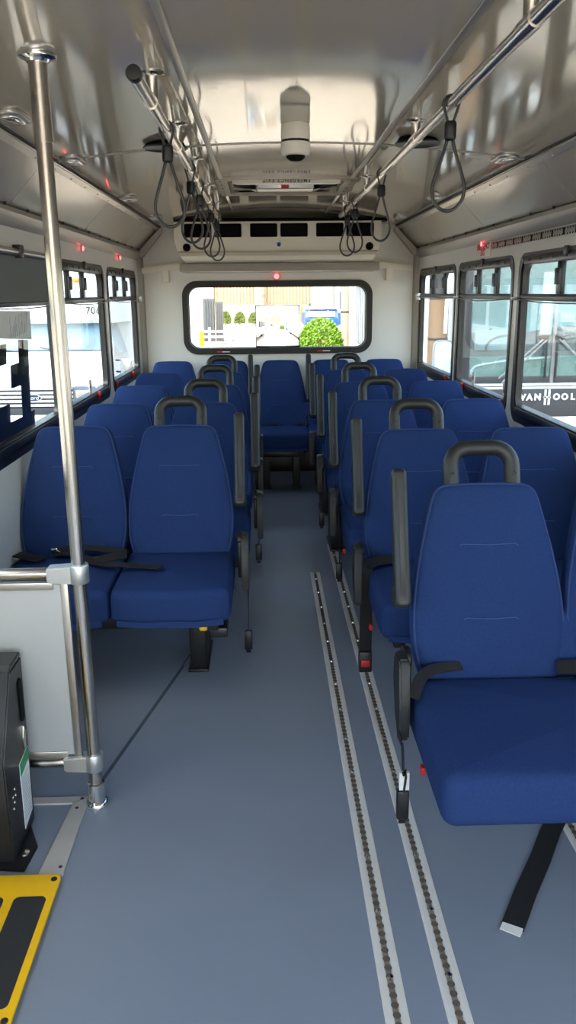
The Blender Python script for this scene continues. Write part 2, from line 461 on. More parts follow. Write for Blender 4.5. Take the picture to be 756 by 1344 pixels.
# windows
wn = [0]
def side_window(s, y0, y1, lat=(), detail=True, labels=(), reds=(), dec=True):
    wn[0] += 1
    root = bpy.data.objects.new('window_%d' % wn[0], None); C.objects.link(root); root.location = (s*WX, (y0+y1)/2, WZ0); root['kind'] = 'structure'
    o = rrect(y0, y1, WZ0, WZ1, .085); i = rrect(y0+.035, y1-.035, WZ0+.035, WZ1-.03, .07)
    mb = MB(); mb.ring(o, i, 'x', s*(WX-.005), s*(WX+.012))
    i2 = rrect(y0+.055, y1-.055, WZ0+.07, WZ1-.055, .055)
    mb.ring(i, i2, 'x', s*(WX+.002), s*(WX+.034))
    mb.build('window_frame', 'winframe', root)
    dz = 1.470
    mb = MB(); mb.box(min(s*(WX+.004), s*(WX+.03)), max(s*(WX+.004), s*(WX+.03)), y0+.04, y1-.04, dz-.016, dz+.016, .004)
    mb.box(min(s*(WX-.004), s*(WX+.02)), max(s*(WX-.004), s*(WX+.02)), y0+.04, y1-.04, dz-.006, dz+.008, .002)
    mb.build('divider_bar', 'winrail', root)
    mb = MB(); mb.box(*sorted((s*(WX-.006), s*(WX+.03))), y0+.07, y1-.07, WZ1-.052, WZ1-.014, .004)
    if detail:
        for k in range(7):
            y = y0+.16+(y1-y0-.32)*k/6; mb.box(*sorted((s*(WX-.010), s*WX)), y-.006, y+.006, WZ1-.04, WZ1-.028)
    mb.build('top_rail', 'winrail', root)
    mb = MB(); mb.box(*sorted((s*(WX-.005), s*(WX+.05))), y0+.06, y1-.06, WZ0+.028, WZ0+.072, .004)
    mb.box(*sorted((s*(WX+.0), s*(WX+.05))), y0+.06, y1-.06, WZ0+.070, WZ0+.080, .002)
    mb.build('sill_rail', 'winframe', root)
    xg = s*(WX+.020)
    mb = MB(); mb.box(xg-.002, xg+.002, y0+.05, y1-.05, WZ0+.06, dz-.01); mb.build('lower_pane', 'pane', root)
    mb = MB(); mb.box(xg-.002, xg+.002, y0+.05, y1-.05, dz+.01, WZ1-.05); mb.build('vent_pane', 'pane', root)
    if detail:
        mb = MB(); mb.box(*sorted((s*(WX-.016), s*(WX-.002))), (y0+y1)/2-.02, (y0+y1)/2+.02, WZ1-.03, WZ1+.004, .003); mb.build('top_clip', 'black', root)
    for y in lat:
        mb = MB(); mb.box(*sorted((s*(WX+.004), s*(WX+.026))), y-.026, y+.026, dz+.012, WZ1-.052, .004)
        st = mb.build('vent_stile', 'winframe', root)
        mb = MB(); mb.box(*sorted((s*(WX-.010), s*(WX+.006))), y-.026, y+.02, dz+.055, dz+.125, .005); mb.build('latch', 'black', st)
    for y in reds:
        mb = MB(); mb.box(*sorted((s*(WX-.020), s*(WX-.004))), y-.014, y+.014, WZ0+.05, WZ0+.078, .004); mb.box(*sorted((s*(WX-.016), s*(WX-.006))), y-.006, y+.006, WZ0+.03, WZ0+.055, .002)
        mb.build('release_handle', 'red', root, 'red plastic release tab')
    for y in labels:
        mb = MB(); mb.box(*sorted((xg-s*.004, xg-s*.003)), y-.032, y+.032, WZ0+.075, WZ0+.160); lb = mb.build('exit_label', 'whitepl', root, 'white sticker with red printing')
        up = (0, 0, 1); rt = (0, s*-1, 0)
        text('print', 'EXIT', .026, 'redtext', face_mtx((xg-s*.0045, y, WZ0+.12), rt, up), lb, .0004, .001)
    return root
side_window(-1, *LW[0], lat=(3.45,), reds=(3.0,))
side_window(-1, *LW[1], lat=(4.46, 4.82), reds=(4.97,), labels=(4.86,))
side_window(-1, *LW[2], lat=(5.86, 6.26), reds=(5.58, 6.30))
side_window(1, *RW[0], lat=(3.62,), reds=(3.0,))
side_window(1, *RW[1], lat=(4.62, 5.01), reds=(4.34, 5.20), labels=(4.36, 5.04))
side_window(1, *RW[2], lat=(5.94, 6.36), reds=(5.7, ))
for w in LX: side_window(-1, *w, detail=False)
for w in RX: side_window(1, *w, detail=False)
# unseen glazed two-leaf entrance door, put in for more light from the front
root = bpy.data.objects.new('door_1', None); C.objects.link(root); root.location = (WX, (DY0+DY1)/2, .02); root['kind'] = 'structure'
for a, b in ((DY0, (DY0+DY1)/2), ((DY0+DY1)/2, DY1)):
    mb = MB(); mb.ring(rrect(a, b, .02, CB-.05, .01), rrect(a+.045, b-.045, .09, CB-.11, .03), 'x', WX+.01, WX+.05); lf = mb.build('door_frame', 'winframe', root)
    mb = MB(); mb.box(WX+.028, WX+.032, a+.03, b-.03, .07, CB-.09); mb.build('pane', 'clear', lf)
# rear window
wn[0] += 1
root = bpy.data.objects.new('window_%d' % wn[0], None); C.objects.link(root); root.location = (0, DR, RWZ0); root['kind'] = 'structure'
mb = MB(); mb.ring(rrect(RWX0, RWX1, RWZ0, RWZ1, .12, 8), rrect(RWX0+.048, RWX1-.048, RWZ0+.048, RWZ1-.048, .085, 8), 'y', DR-.022, DR+.062)
mb.build('window_frame', 'rubber', root)
mb = MB(); mb.ring(rrect(RWX0+.044, RWX1-.044, RWZ0+.044, RWZ1-.044, .088, 8), rrect(RWX0+.054, RWX1-.054, RWZ0+.054, RWZ1-.054, .08, 8), 'y', DR+.02, DR+.05); mb.build('inner_bead', 'black', root)
mb = MB(); mb.box(RWX0+.045, RWX1-.045, DR+.028, DR+.032, RWZ0+.045, RWZ1-.045); mb.build('pane', 'reardglass', root)
text('exit_lettering', 'EXIT', .05, 'darktext', face_mtx((-.428, DR+.024, 1.105), (1, 0, 0), (0, 0, 1)), root, .0005)
text('pull_lettering', 'PULL', .045, 'redtext', face_mtx((.372, DR+.024, 1.10), (1, 0, 0), (0, 0, 1)), root, .0005)
for x in (-.47, .37):
    mb = MB(); mb.box(x-.055, x+.055, DR-.0245, DR-.0215, RWZ0+.017, RWZ0+.026); st = mb.build('warning_strip', 'red', root, 'small red and white strip')
    mb = MB(); mb.box(x-.01, x+.05, DR-.0255, DR-.0243, RWZ0+.018, RWZ0+.025); mb.build('white_end', 'whitepl', st)
# windscreen at the front
wn[0] += 1
mb = MB(); mb.box(-1.13, 1.13, YF-.035, YF-.03, .54, 1.98); o = struct('window_%d' % wn[0], mb, 'clear')

# wide-angle lens on the rear window (plano-concave sheet)
def lens():
    x0, x1, z0, z1 = -.200, .166, 1.064, 1.402; cx, cz = (x0+x1)/2, (z0+z1)/2; n = 28
    t = bmesh.new(); Rr = .62; A = []; B = []
    for j in range(n+1):
        ra, rb = [], []
        for i in range(n+1):
            x = x0+(x1-x0)*i/n; z = z0+(z1-z0)*j/n; r2 = (x-cx)**2+(z-cz)**2
            ra.append(t.verts.new((x, DR+.022-.004-(Rr-math.sqrt(Rr*Rr-r2)), z))); rb.append(t.verts.new((x, DR+.022, z)))
        A.append(ra); B.append(rb)
    for j in range(n):
        for i in range(n):
            t.faces.new((A[j][i], A[j][i+1], A[j+1][i+1], A[j+1][i])); t.faces.new((B[j][i], B[j+1][i], B[j+1][i+1], B[j][i+1]))
    for i in range(n):
        t.faces.new((A[0][i], B[0][i], B[0][i+1], A[0][i+1])); t.faces.new((A[n][i], A[n][i+1], B[n][i+1], B[n][i]))
        t.faces.new((A[i][0], A[i+1][0], B[i+1][0], B[i][0])); t.faces.new((A[i][n], B[i][n], B[i+1][n], A[i+1][n]))
    bmesh.ops.recalc_face_normals(t, faces=t.faces[:])
    mb = MB(); mb._add(t)
    o = mb.build('wide_angle_lens', 'lens', None, smooth=30, origin=(cx, DR+.02, z0))
    setp(o, 'clear square wide-angle lens sheet stuck to the middle of the rear window', 'lens')
lens()

# ------------------------------------------------------------------ seats
TILT = R(18.76)
def back_outline():
    half = [(0, .0), (.12, .0), (.185, .008), (.205, .045), (.219, .11), (.222, .19), (.214, .28), (.196, .38), (.172, .48), (.158, .53), (.142, .556), (.115, .568), (.06, .571)]
    pts = [(x, z) for x, z in half] + [(0, .572)] + [(-x, z) for x, z in reversed(half[1:])]
    return [(p.x, p.y) for p in spline([(a, b) for a, b in pts], 4)]
BO = back_outline()
cache = {}
def shared(key, fn, m, smooth=40):
    if key not in cache: cache[key] = fn().mesh(key, m, smooth=smooth)
    return cache[key]
def put(name, me, parent, loc=(0, 0, 0), rot=(0, 0, 0), label=None):
    o = bpy.data.objects.new(name, me); C.objects.link(o); o.parent = parent; o.location = loc; o.rotation_euler = rot
    if label: o['label'] = label
    return o
def mk_back(): return MB().pillow(BO, .085, .03, .018, .008)
def mk_piping():
    N = len(BO); O = [Vector(p) for p in BO]; pts = []
    for i in range(N):
        d = (O[(i+1) % N]-O[i-1]).normalized(); nr = Vector((-d.y, d.x))
        p = O[i]+nr*.0065
        if p.y > .03: pts.append((p.x, .0105, p.y))
    k = max(range(len(pts)), key=lambda i: (Vector(pts[i])-Vector(pts[i-1])).length)
    pts = pts[k:]+pts[:k]
    return MB().tube(pts, .0032, 6)
def mk_stitch(z, w):
    mb = MB()
    if 1:
        mb.tube([(-w, -.0185+.0008, z-.004), (-w*.9, -.0195, z), (0, -.0205 if z < .3 else -.0195, z-.003), (w*.9, -.0195, z), (w, -.0185, z-.006)], .0012, 6)
    return mb
def mk_cushion():
    w0, w1 = .228, .222
    o = [(-w0, .47), (-w0, .06), (-w1, .018), (-w1+.04, .0), (0, -.008), (w1-.04, .0), (w1, .018), (w0, .06), (w0, .47), (w0-.03, .49), (-w0+.03, .49)]
    out = []
    for i in range(len(o)):
        a, b = Vector(o[i]), Vector(o[(i+1) % len(o)])
        for k in range(4): p = a.lerp(b, k/4); out.append((p.x, p.y))
    return MB().pillow(out, .132, .032, .004, .016, 'z')
def mk_widecushion():
    o = rrect(-.455, .455, -.005, .49, .035, 5); out = []
    for i in range(len(o)):
        a, b = Vector(o[i]), Vector(o[(i+1) % len(o)]); n = max(1, int((b-a).length/.05))
        for k in range(n): p = a.lerp(b, k/n); out.append((p.x, p.y))
    return MB().pillow(out, .135, .034, .004, .016, 'z')
def mk_skirt():
    mb = MB(); mb.ribbon([(-.20, .0, .012), (-.1, -.008, .006), (0, -.010, .008), (.1, -.008, .005), (.20, .0, .012)], (0, .2, 1), .022, .006); return mb
def mk_handle():
    w, h, r = .0885, .100, .052
    pts = [(-w, 0, -.05), (-w, 0, h-r)]+[(-w+r-r*math.cos(R(a)), 0, h-r+r*math.sin(R(a))) for a in range(15, 91, 15)]
    pts += [(w-r+r*math.sin(R(a)), 0, h-r+r*math.cos(R(a))) for a in range(0, 91, 15)]+[(w, 0, -.05)]
    return MB().tube(pts, .0225, 14)
def mk_screw(x):
    mb = MB(); mb.lathe([(.0001, -.0255), (.006, -.0245), (.0065, -.021), (.0065, -.018)], (x, 0, .022), 'y', 12)
    return mb
def mk_arm():
    out = rrect(-.021, .021, 0, .385, .016, 5)
    mb = MB().pillow(out, .052, .012, .003, .0, n=3)
    for v in mb.bm.verts:                                           # thicker curled lower end
        k = max(0, 1-v.co.z/.09); v.co.y -= .016*k; v.co.x *= 1+.12*k
    return mb
def mk_armcap():
    return MB().pillow(rrect(-.025, .025, -.006, .062, .018, 5), .058, .012, .003, 0, n=3)
def mk_plate(s):
    poly = [(-.30, .555), (-.285, .572), (-.23, .575), (-.205, .55), (-.20, .49), (-.24, .40), (-.30, .345), (-.318, .36), (-.322, .44)]
    return MB().prism(poly, 'x', -.014, .014, .005)
def mk_bracket(s):
    mb = MB(); mb.lathe([(.030, -.012), (.034, -.008), (.034, .008), (.030, .012)], (s*-.022, -.185, .53), 'x', 16)
    mb.box(s*-.022-.008, s*-.022+.008, -.235, -.17, .38, .53, .004); return mb
def mk_leg(): 
    mb = MB(); mb.box(-.034, .034, 0, .26, .0, .345, .006); mb.box(-.042, .042, -.01, .29, 0, .012, .003); return mb
def mk_thinleg():
    mb = MB(); mb.box(-.029, .029, 0, .10, .0, .345, .005); mb.box(-.036, .036, -.01, .11, 0, .010, .003); return mb
def mk_frame(w):
    mb = MB()
    for y in (.08, .38): mb.box(-w, w, y-.62, y-.575, .295, .342, .005)
    mb.box(-w, -w+.04, -.58, -.12, .298, .342, .004); mb.box(w-.04, w, -.58, -.12, .298, .342, .004)
    return mb

def add_back(root, x, k=1.):
    b = put('backrest', shared('backrest', mk_back, 'fabric', 60), root, (x, -.185, .44), (-TILT, 0, 0)); b.scale = (k, 1, 1)
    put('piping', shared('piping', mk_piping, 'piping'), b)
    for z, w in ((.395, .085), (.19, .078)): put('stitching', shared('stitching%d' % (z*1000), lambda: mk_stitch(z, w), 'stitch'), b)
    return b
def add_cushion(root, x, k=1.):
    c = put('seat_cushion', shared('seat_cushion', mk_cushion, 'fabric', 60), root, (x, -.62, .340)); c.scale = (k*.975, 1, 1)
    put('hem', shared('hem', mk_skirt, 'fabric'), c)
def add_handle(root, x):
    h = put('grab_handle', shared('grab_handle', mk_handle, 'plastic', 60), root, (x, -.185+.035*1+.572*math.sin(TILT), .44+.572*math.cos(TILT)-.035*math.sin(TILT)), (-TILT, 0, 0))
    for k in (-.0885, .0885): put('screw', shared('screw%d' % (k*1e4), lambda: mk_screw(k), 'black'), h)
def add_arm(root, x):
    a = put('armrest', shared('armrest', mk_arm, 'plastic', 60), root, (x, -.185+.235*math.sin(TILT)-.03, .44+.235*math.cos(TILT)), (-TILT, 0, 0))
    put('armrest_end', shared('armrest_end', mk_armcap, 'plastic', 60), a)
def belt_hang(root, x, y, ztop, zbot, w=.045, buckle='tongue', sway=.02, face=(0, 1, .2)):
    """strap looping out over the aisle side of the cushion and hanging down; end piece as a sub-part"""
    pts = spline([(x+.05*(1 if x < 0 else 1)*0, y+.10, ztop+.0), (x, y+.03, ztop+.004), (x, y, ztop-.05), (x+sway*.5, y-.005, (ztop+zbot)/2), (x, y, zbot)], 5, False)
    mb = MB(); mb.ribbon(pts, face, w, .004); b = mb.build('seat_belt', 'webbing', None); b.parent = root
    mb = MB()
    if buckle == 'red':
        mb.box(x-.026, x+.026, y-.018, y+.016, zbot-.075, zbot+.012, .006); k = mb.build('buckle', 'black', None); k.parent = b
        mb = MB(); mb.box(x-.017, x+.017, y-.0205, y-.017, zbot-.05, zbot-.022, .002); p = mb.build('release_button', 'red', None, 'red press button'); p.parent = k
    else:
        mb.box(x-.016, x+.016, y-.012, y+.010, zbot-.075, zbot+.01, .006); mb.box(x-.009, x+.009, y-.003, y+.003, zbot-.09, zbot-.06, .001)
        k = mb.build('belt_tongue', 'black', None); k.parent = b
    return b

def double_seat(side, Yt, xa, xw, label, handle=True, arm=True, leg_dx=None, plate=True, fold=False, group=None):
    root = thing('double_bus_seat', label, 'bus seat', (0, Yt, 0), group)
    k = min(1, abs(xa-xw)/.446)
    for x in (xa, xw): add_back(root, x, k)
    if fold:
        put('seat_cushion', shared('wide_cushion', mk_widecushion, 'fabric', 60), root, ((xa+xw)/2, -.662, .333))
        mb = MB().pillow(rrect(-.40, .40, .012, .205, .05, 5), .075, .028, .004, .004)
        o = mb.build('joined_lower_back', 'fabric', None, smooth=60); o.parent = root; o.location = ((xa+xw)/2, -.176, .44); o.rotation_euler = (-TILT, 0, 0)
    else:
        for x in (xa, xw): add_cushion(root, x, k)
    s = side
    if handle: add_handle(root, xa)
    if arm: add_arm(root, xa-s*(.246 if handle else .186))
    put('seat_frame', shared('seat_frame%d' % round(1000*abs(xa-xw)), lambda: mk_frame(abs(xa-xw)/2+.17), 'blacksteel'), root, ((xa+xw)/2, 0, 0))
    put('leg', shared('leg', mk_leg, 'blacksteel'), root, (xa+leg_dx, -.30 if s < 0 else -.34, 0))
    if plate:
        p = put('hinge_cover', shared('hinge_cover', lambda: mk_plate(1), 'hinge'), root, (xa-s*.266, .0, 0))
        put('recliner_bracket', shared('bracket%d' % s, lambda: mk_bracket(-s), 'blacksteel'), p)
    return root

LYT = [3.35, 4.06, 4.88, 5.69]; RYT = [2.21, 3.17, 4.08, 4.95, 5.775]
lnames = ['navy double seat frontmost on the left, behind the steel pole and grey partition',
          'navy double seat second from the front on the left side of the aisle',
          'navy double seat third from the front on the left side of the aisle',
          'navy double seat fourth from the front on the left, last with a grab handle']
rnames = ['large navy fold-up double seat in the right foreground with wide one-piece cushion',
          'navy double seat second from the front on the right, red belt buckle hanging beside it',
          'navy double seat third from the front on the right, belt tongue over the floor track',
          'navy double seat fourth from the front on the right side of the aisle',
          'navy double seat fifth from the front on the right, last with a grab handle']
LX_A = [-.487, -.43, -.43, -.43]; LX_W = [-.927, -.868, -.870, -.868]
RX_A = [.487, .475, .455, .45, .45]; RX_W = [.922, .925, .925, .915, .87]
lseat = [double_seat(-1, LYT[i], LX_A[i], LX_W[i], lnames[i], leg_dx=.065, group='double seats left of the aisle') for i in range(4)]
rseat = [double_seat(1, RYT[i], RX_A[i], RX_W[i], rnames[i], leg_dx=(.34, .25, .25, -.165, -.165)[i], fold=(i == 0), group='double seats right of the aisle') for i in range(5)]
rearL = double_seat(-1, 6.66, -.43, -.872, 'navy double seat against the rear wall in the left corner', handle=False, leg_dx=.10, plate=False)
rearR = double_seat(1, 6.66, .412, .842, 'navy double seat against the rear wall in the right corner', handle=False, leg_dx=-.10, plate=False)
# centre rear single seat
root = thing('single_bus_seat', 'navy single seat at the end of the aisle under the rear window', 'bus seat', (0, 6.66, 0))
add_back(root, 0, .94); add_cushion(root, 0, .94)
put('seat_frame', shared('seat_frame_single', lambda: mk_frame(.16), 'blacksteel'), root)
for x in (-.13, .11): put('leg', shared('thin_leg', mk_thinleg, 'blacksteel'), root, (x, -.42, 0))
mb = MB(); mb.box(-.17, .17, -.585, -.10, .285, .345, .012); o = mb.build('seat_pan', 'black', None); o.parent = root
mb = MB(); mb.ribbon(spline([(-.02, -.23, .49), (-.06, -.27, .489), (-.12, -.25, .492)], 4, False), (0, 1, 0), .045, .004); o = mb.build('seat_belt', 'webbing', None); o.parent = root
mb = MB(); mb.ribbon(spline([(.10, -.24, .49), (.15, -.27, .495), (.20, -.22, .492)], 4, False), (0, 1, 0), .045, .004); o = mb.build('seat_belt', 'webbing', None); o.parent = root

# belts on particular seats
belt_hang(lseat[0], -.215, -.27, .455, .155, .03, sway=.006)
b = MB(); b.ribbon(spline([(-1.135, -.24, .50), (-1.08, -.27, .497), (-1.02, -.30, .494)], 4, False), (0, 1, .1), .05, .004); o = b.build('seat_belt', 'webbing', None); o.parent = lseat[0]
b = MB(); b.ribbon(spline([(-.985, -.24, .496), (-.93, -.25, .502), (-.86, -.30, .503), (-.80, -.36, .500), (-.74, -.385, .499), (-.66, -.40, .500), (-.60, -.42, .502), (-.535, -.44, .502)], 5, False), (0.3, 1, 0), .045, .004); o = b.build('seat_belt', 'webbing', None); o.parent = lseat[0]
b = MB(); b.ribbon(spline([(-1.00, -.22, .50), (-.93, -.20, .508), (-.82, -.215, .510), (-.74, -.235, .505), (-.70, -.27, .503), (-.75, -.33, .508), (-.80, -.37, .510)], 5, False), (0.2, 1, .2), .042, .004); o = b.build('seat_belt', 'webbing', None); o.parent = lseat[0]
b = MB(); b.box(-1.0, -.975, -.235, -.215, .498, .520, .003); b.tube([(-.985, -.225, .515), (-.960, -.245, .507)], .003, 6); o = b.build('belt_tongue', 'chrome', None); o.parent = lseat[0]
b = MB(); b.box(-.395, -.365, -.50, -.47, .262, .300, .006); o = b.build('release_lever', 'yellow', None, 'small yellow lever under the seat'); o.parent = lseat[0]
b = MB(); b.box(-.35, -.285, -.56, -.40, .262, .300, .006); o = b.build('latch_box', 'black', None); o.parent = lseat[0]
for i, (x, y, zt, zb, w, kind, sw) in {1: (-.175, -.20, .52, .28, .04, 'tongue', .02), 2: (-.172, -.24, .46, .22, .03, 'tongue', -.01), 3: (-.172, -.24, .46, .25, .03, 'tongue', .01)}.items():
    belt_hang(lseat[i], x, y, zt, zb, w, kind, sw)
belt_hang(rseat[0], .207, -.40, .37, .255, .022, 'tongue', .01)
b = MB(); b.box(.197, .222, -.405, -.395, .265, .315); o = b.build('care_tag', 'tag', None, 'small white tag on the belt'); o.parent = rseat[0]
b = MB(); b.ribbon(spline([(.245, -.30, .470), (.275, -.24, .495), (.32, -.20, .502), (.40, -.175, .500)], 4, False), (0, 1, .5), .032, .004); o = b.build('seat_belt', 'webbing', None); o.parent = rseat[0]
b = MB(); b.ribbon(spline([(.66, -.20, .50), (.72, -.215, .508), (.78, -.23, .512), (.84, -.25, .505)], 4, False), (0, 1, .3), .05, .004); o = b.build('seat_belt', 'webbing', None); o.parent = rseat[0]
belt_hang(rseat[1], .245, -.27, .49, .135, .05, 'red', .0, (1, .25, 0))
b = MB(); b.ribbon(spline([(.25, -.25, .487), (.29, -.23, .502), (.38, -.21, .502)], 4, False), (0, 1, .5), .045, .004); o = b.build('seat_belt', 'webbing', None); o.parent = rseat[1]
belt_hang(rseat[2], .225, -.27, .44, .19, .022, 'tongue', .005)
belt_hang(rseat[3], .200, -.25, .46, .21, .022, 'tongue', .01)
b = MB(); b.ribbon(spline([(.20, -.25, .46), (.22, -.22, .51), (.26, -.20, .505)], 4, False), (0, 1, .5), .03, .004); o = b.build('seat_belt', 'webbing', None); o.parent = rseat[3]
for i, (x, y, z) in enumerate(((.262, -.40, .36), (.25, -.42, .35), (.24, -.42, .35))):   # red tab under the cushion edge
    b = MB(); b.box(x-.012, x+.002, y-.012, y+.012, z-.05, z-.028, .004); o = b.build('pull_tab', 'red', None, 'small red tab'); o.parent = rseat[i]
# belt webbing lying on the floor
b = MB(); b.ribbon([(.72, 2.05, .005), (.668, 1.975, .004), (.60, 1.86, .004), (.52, 1.735, .004), (.450, 1.617, .004)], (1, -.6, 0), .055, .004)
root = thing('webbing_strap', 'black webbing strap with frayed white end on the floor under the large front right seat', 'strap', (.45, 1.62, 0))
b.build('webbing', 'webbing', root)
b = MB(); b.ribbon([(.452, 1.621, .0065), (.444, 1.607, .006), (.438, 1.598, .006)], (1, -.6, 0), .050, .002); b.build('frayed_end', 'tag', root, 'frayed white end')

# ------------------------------------------------------------------ floor tracks
def track(x, y0, y1, label):
    root = thing('floor_anchor_track', label, 'floor track', (x, (y0+y1)/2, 0), 'aluminium anchor tracks in the floor')
    mb = MB()
    mb.prism([(-.0270+x, 0), (-.0255+x, .003), (-.009+x, .003), (-.009+x, .0005), (.009+x, .0005), (.009+x, .003), (.0255+x, .003), (.027+x, 0)], 'y', y0, y1)
    for dx in (-.021, -.015, .015, .021): mb.box(x+dx-.0015, x+dx+.0015, y0, y1, .003, .0042)
    mb.build('rail', 'track', root)
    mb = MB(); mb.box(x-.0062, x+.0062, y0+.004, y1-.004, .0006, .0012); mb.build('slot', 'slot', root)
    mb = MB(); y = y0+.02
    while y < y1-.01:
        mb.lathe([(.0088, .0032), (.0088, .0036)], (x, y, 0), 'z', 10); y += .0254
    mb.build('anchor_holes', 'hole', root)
    y = y0+.07
    while y < y1:
        m2 = MB(); m2.lathe([(.0075, .0034), (.0068, .0058), (.0035, .0072), (.0001, .0074)], (x, y, 0), 'z', 12); m2.build('screw', 'chrome', root); y += .2032
track(.130, .60, 4.231, 'aluminium floor track left of the pair, running along the aisle')
track(.264, .60, 4.743, 'aluminium floor track right of the pair, nearer the right-hand seats')
track(.735, .60, 4.60, 'aluminium floor track mostly hidden under the right-hand seats')

# ------------------------------------------------------------------ stanchion, partition, lift, plates
PX, PY = -.662, 2.163
root = thing('stanchion_pole', 'tall brushed steel pole from floor to ceiling at the left', 'pole', (PX, PY, 0))
mb = MB(); mb.tube([(PX, PY, 0.0), (PX, PY, 1.93)], .0195, 24); mb.build('pole', 'steel', root)
mb = MB(); mb.tube([(PX, PY, 1.86), (PX, PY, ceil_z(PX)-.002)], .0225, 24); mb.build('upper_sleeve', 'steel', root)
mb = MB(); mb.lathe([(.036, 0), (.037, .006), (.032, .016), (.026, .020), (.0255, .075), (.021, .078)], (PX, PY, 0), 'z', 28); mb.build('floor_flange', 'chrome', root)
cz = ceil_z(PX)
mb = MB(); mb.lathe([(.026, -.020), (.030, -.014), (.044, -.010), (.046, -.004), (.044, .004)], (PX, PY, cz), 'z', 28); mb.build('ceiling_flange', 'chrome', root)

root = thing('partition_panel', 'grey laminate partition panel with steel rails left of the pole', 'partition', (-.92, PY, 0))
mb = MB(); mb.box(-1.148, -.712, PY-.006, PY+.006, .175, .715, .002); mb.build('panel', 'panel', root)
for z0, z1 in ((.700, .722), (.166, .188)):
    mb = MB(); mb.box(-1.148, -.735, PY-.011, PY+.008, z0, z1, .002); mb.build('edge_trim', 'alutrim', root)
mb = MB(); mb.box(-.716, -.694, PY-.011, PY+.008, .17, .72, .002); mb.build('edge_trim', 'alutrim', root)
for z in (.745, .148):
    mb = MB(); mb.tube([(-1.148, PY, z), (-.70, PY, z)], .0175, 18); mb.build('rail', 'steel', root)
    mb = MB(); mb.lathe([(.0265, -.027), (.028, -.024), (.028, .024), (.0265, .027), (.0200, .027), (.0200, -.027)], (PX, PY, z), 'z', 24)
    mb.prism([(-.748, z-.022), (-.748, z+.022), (PX-.015, z+.026), (PX-.015, z-.026)], 'y', PY-.024, PY+.018, .004)
    mb.build('rail_clamp', 'alu', root)

root = thing('wheelchair_lift', 'black wheelchair lift tower with green and white instruction label', 'wheelchair lift', (-.95, 2.0, 0))
mb = MB()
mb.prism([(1.90, .0), (2.10, .0), (2.125, .515), (2.02, .515), (1.90, .30)], 'x', -.93, -.835, .004)
mb.prism([(1.915, .30), (2.03, .52), (2.10, .52), (2.10, .30)], 'x', -1.13, -.94, .004)
mb.build('lift_tower', 'black', root)
mb = MB(); mb.prism([(2.02, .515), (2.125, .515), (2.12, .53), (2.03, .53)], 'x', -1.10, -.835, .003); mb.build('top_cover', 'plastic', root)
mb = MB(); mb.box(-1.10, -.89, 2.045, 2.10, .5305, .5315); mb.build('top_label', 'whitepl', root, 'white label')
mb = MB(); mb.pillow(rrect(2.065, 2.098, .335, .465, .015, 4), .004, .001, 0, 0, 'x', 2, (-.8352, 0, 0)); mb.build('hand_slot', 'dark', root)
mb = MB(); mb.prism([(2.010, .030), (2.085, .045), (2.098, .245), (2.015, .235)], 'x', -.8352, -.8335); lb = mb.build('instruction_label', 'whitepl', root, 'white label with green header')
mb = MB(); mb.prism([(2.0145, .195), (2.0955, .207), (2.0975, .2435), (2.0155, .2335)], 'x', -.8336, -.8328); mb.build('label_header', 'green', lb, 'green header band')
mb = MB()
for k in range(13):
    z = .055+k*.0105
    mb.box(-.8335, -.8330, 2.018, 2.080+.0005*k-(.02 if k % 4 == 3 else 0), z, z+.003)
mb.build('label_print', 'vangrey', lb)
mb = MB(); mb.prism([(2.06, .255), (2.075, .255), (2.085, .30), (2.072, .325), (2.058, .29)], 'x', -.836, -.829, .002); mb.build('release_lever', 'steel', root)
for dy, dz in ((0, 0), (.012, .014), (-.008, .02), (.01, .034), (-.01, -.014)):
    mb = MB(); mb.lathe([(.005, 0), (.004, .003), (.0001, .0035)], (-.836, 1.95+dy, .16+dz), 'x', 10); mb.build('bolt', 'steel', root)
mb = MB(); mb.prism([(-.93, 1.88), (-.80, 1.865), (-.79, 1.965), (-.835, 2.06), (-.93, 2.06)], 'z', 0, .008, .002); bp = mb.build('base_plate', 'blacksteel', root)
mb = MB(); mb.lathe([(.015, .008), (.014, .012), (.008, .015), (.0001, .0155)], (-.818, 1.935, 0), 'z', 14); mb.build('bolt', 'steel', root)
for zz, yy in ((.46, 1.975), (.36, 1.93)):
    mb = MB(); mb.prism([(yy-.03, zz-.22), (yy+.03, zz-.20), (yy+.05, zz), (yy+.02, zz+.01)], 'x', -.99 if zz > .4 else -1.05, -.945 if zz > .4 else -1.0, .004); mb.build('folding_arm', 'plastic', root)

root = thing('metal_edging', 'bare metal angle edging on the floor between lift and pole base', 'edging', (-.78, 2.0, 0))
mb = MB(); mb.prism([(-1.14, 2.162), (-.735, 2.162), (-.693, 2.196), (-1.14, 2.196)], 'z', 0, .006, .001); mb.build('rear_strip', 'barealu', root)
mb = MB(); mb.prism([(-.758, 1.845), (-.692, 1.845), (-.693, 2.194), (-.736, 2.160)], 'z', 0, .0075, .001); mb.build('side_strip', 'barealu', root)
for x, y in ((-.712, 2.182), (-.718, 2.135), (-.705, 1.875)):
    mb = MB(); mb.lathe([(.006, .006), (.005, .0092), (.0001, .0095)], (x, y, 0), 'z', 12); mb.build('screw', 'plastic', root)

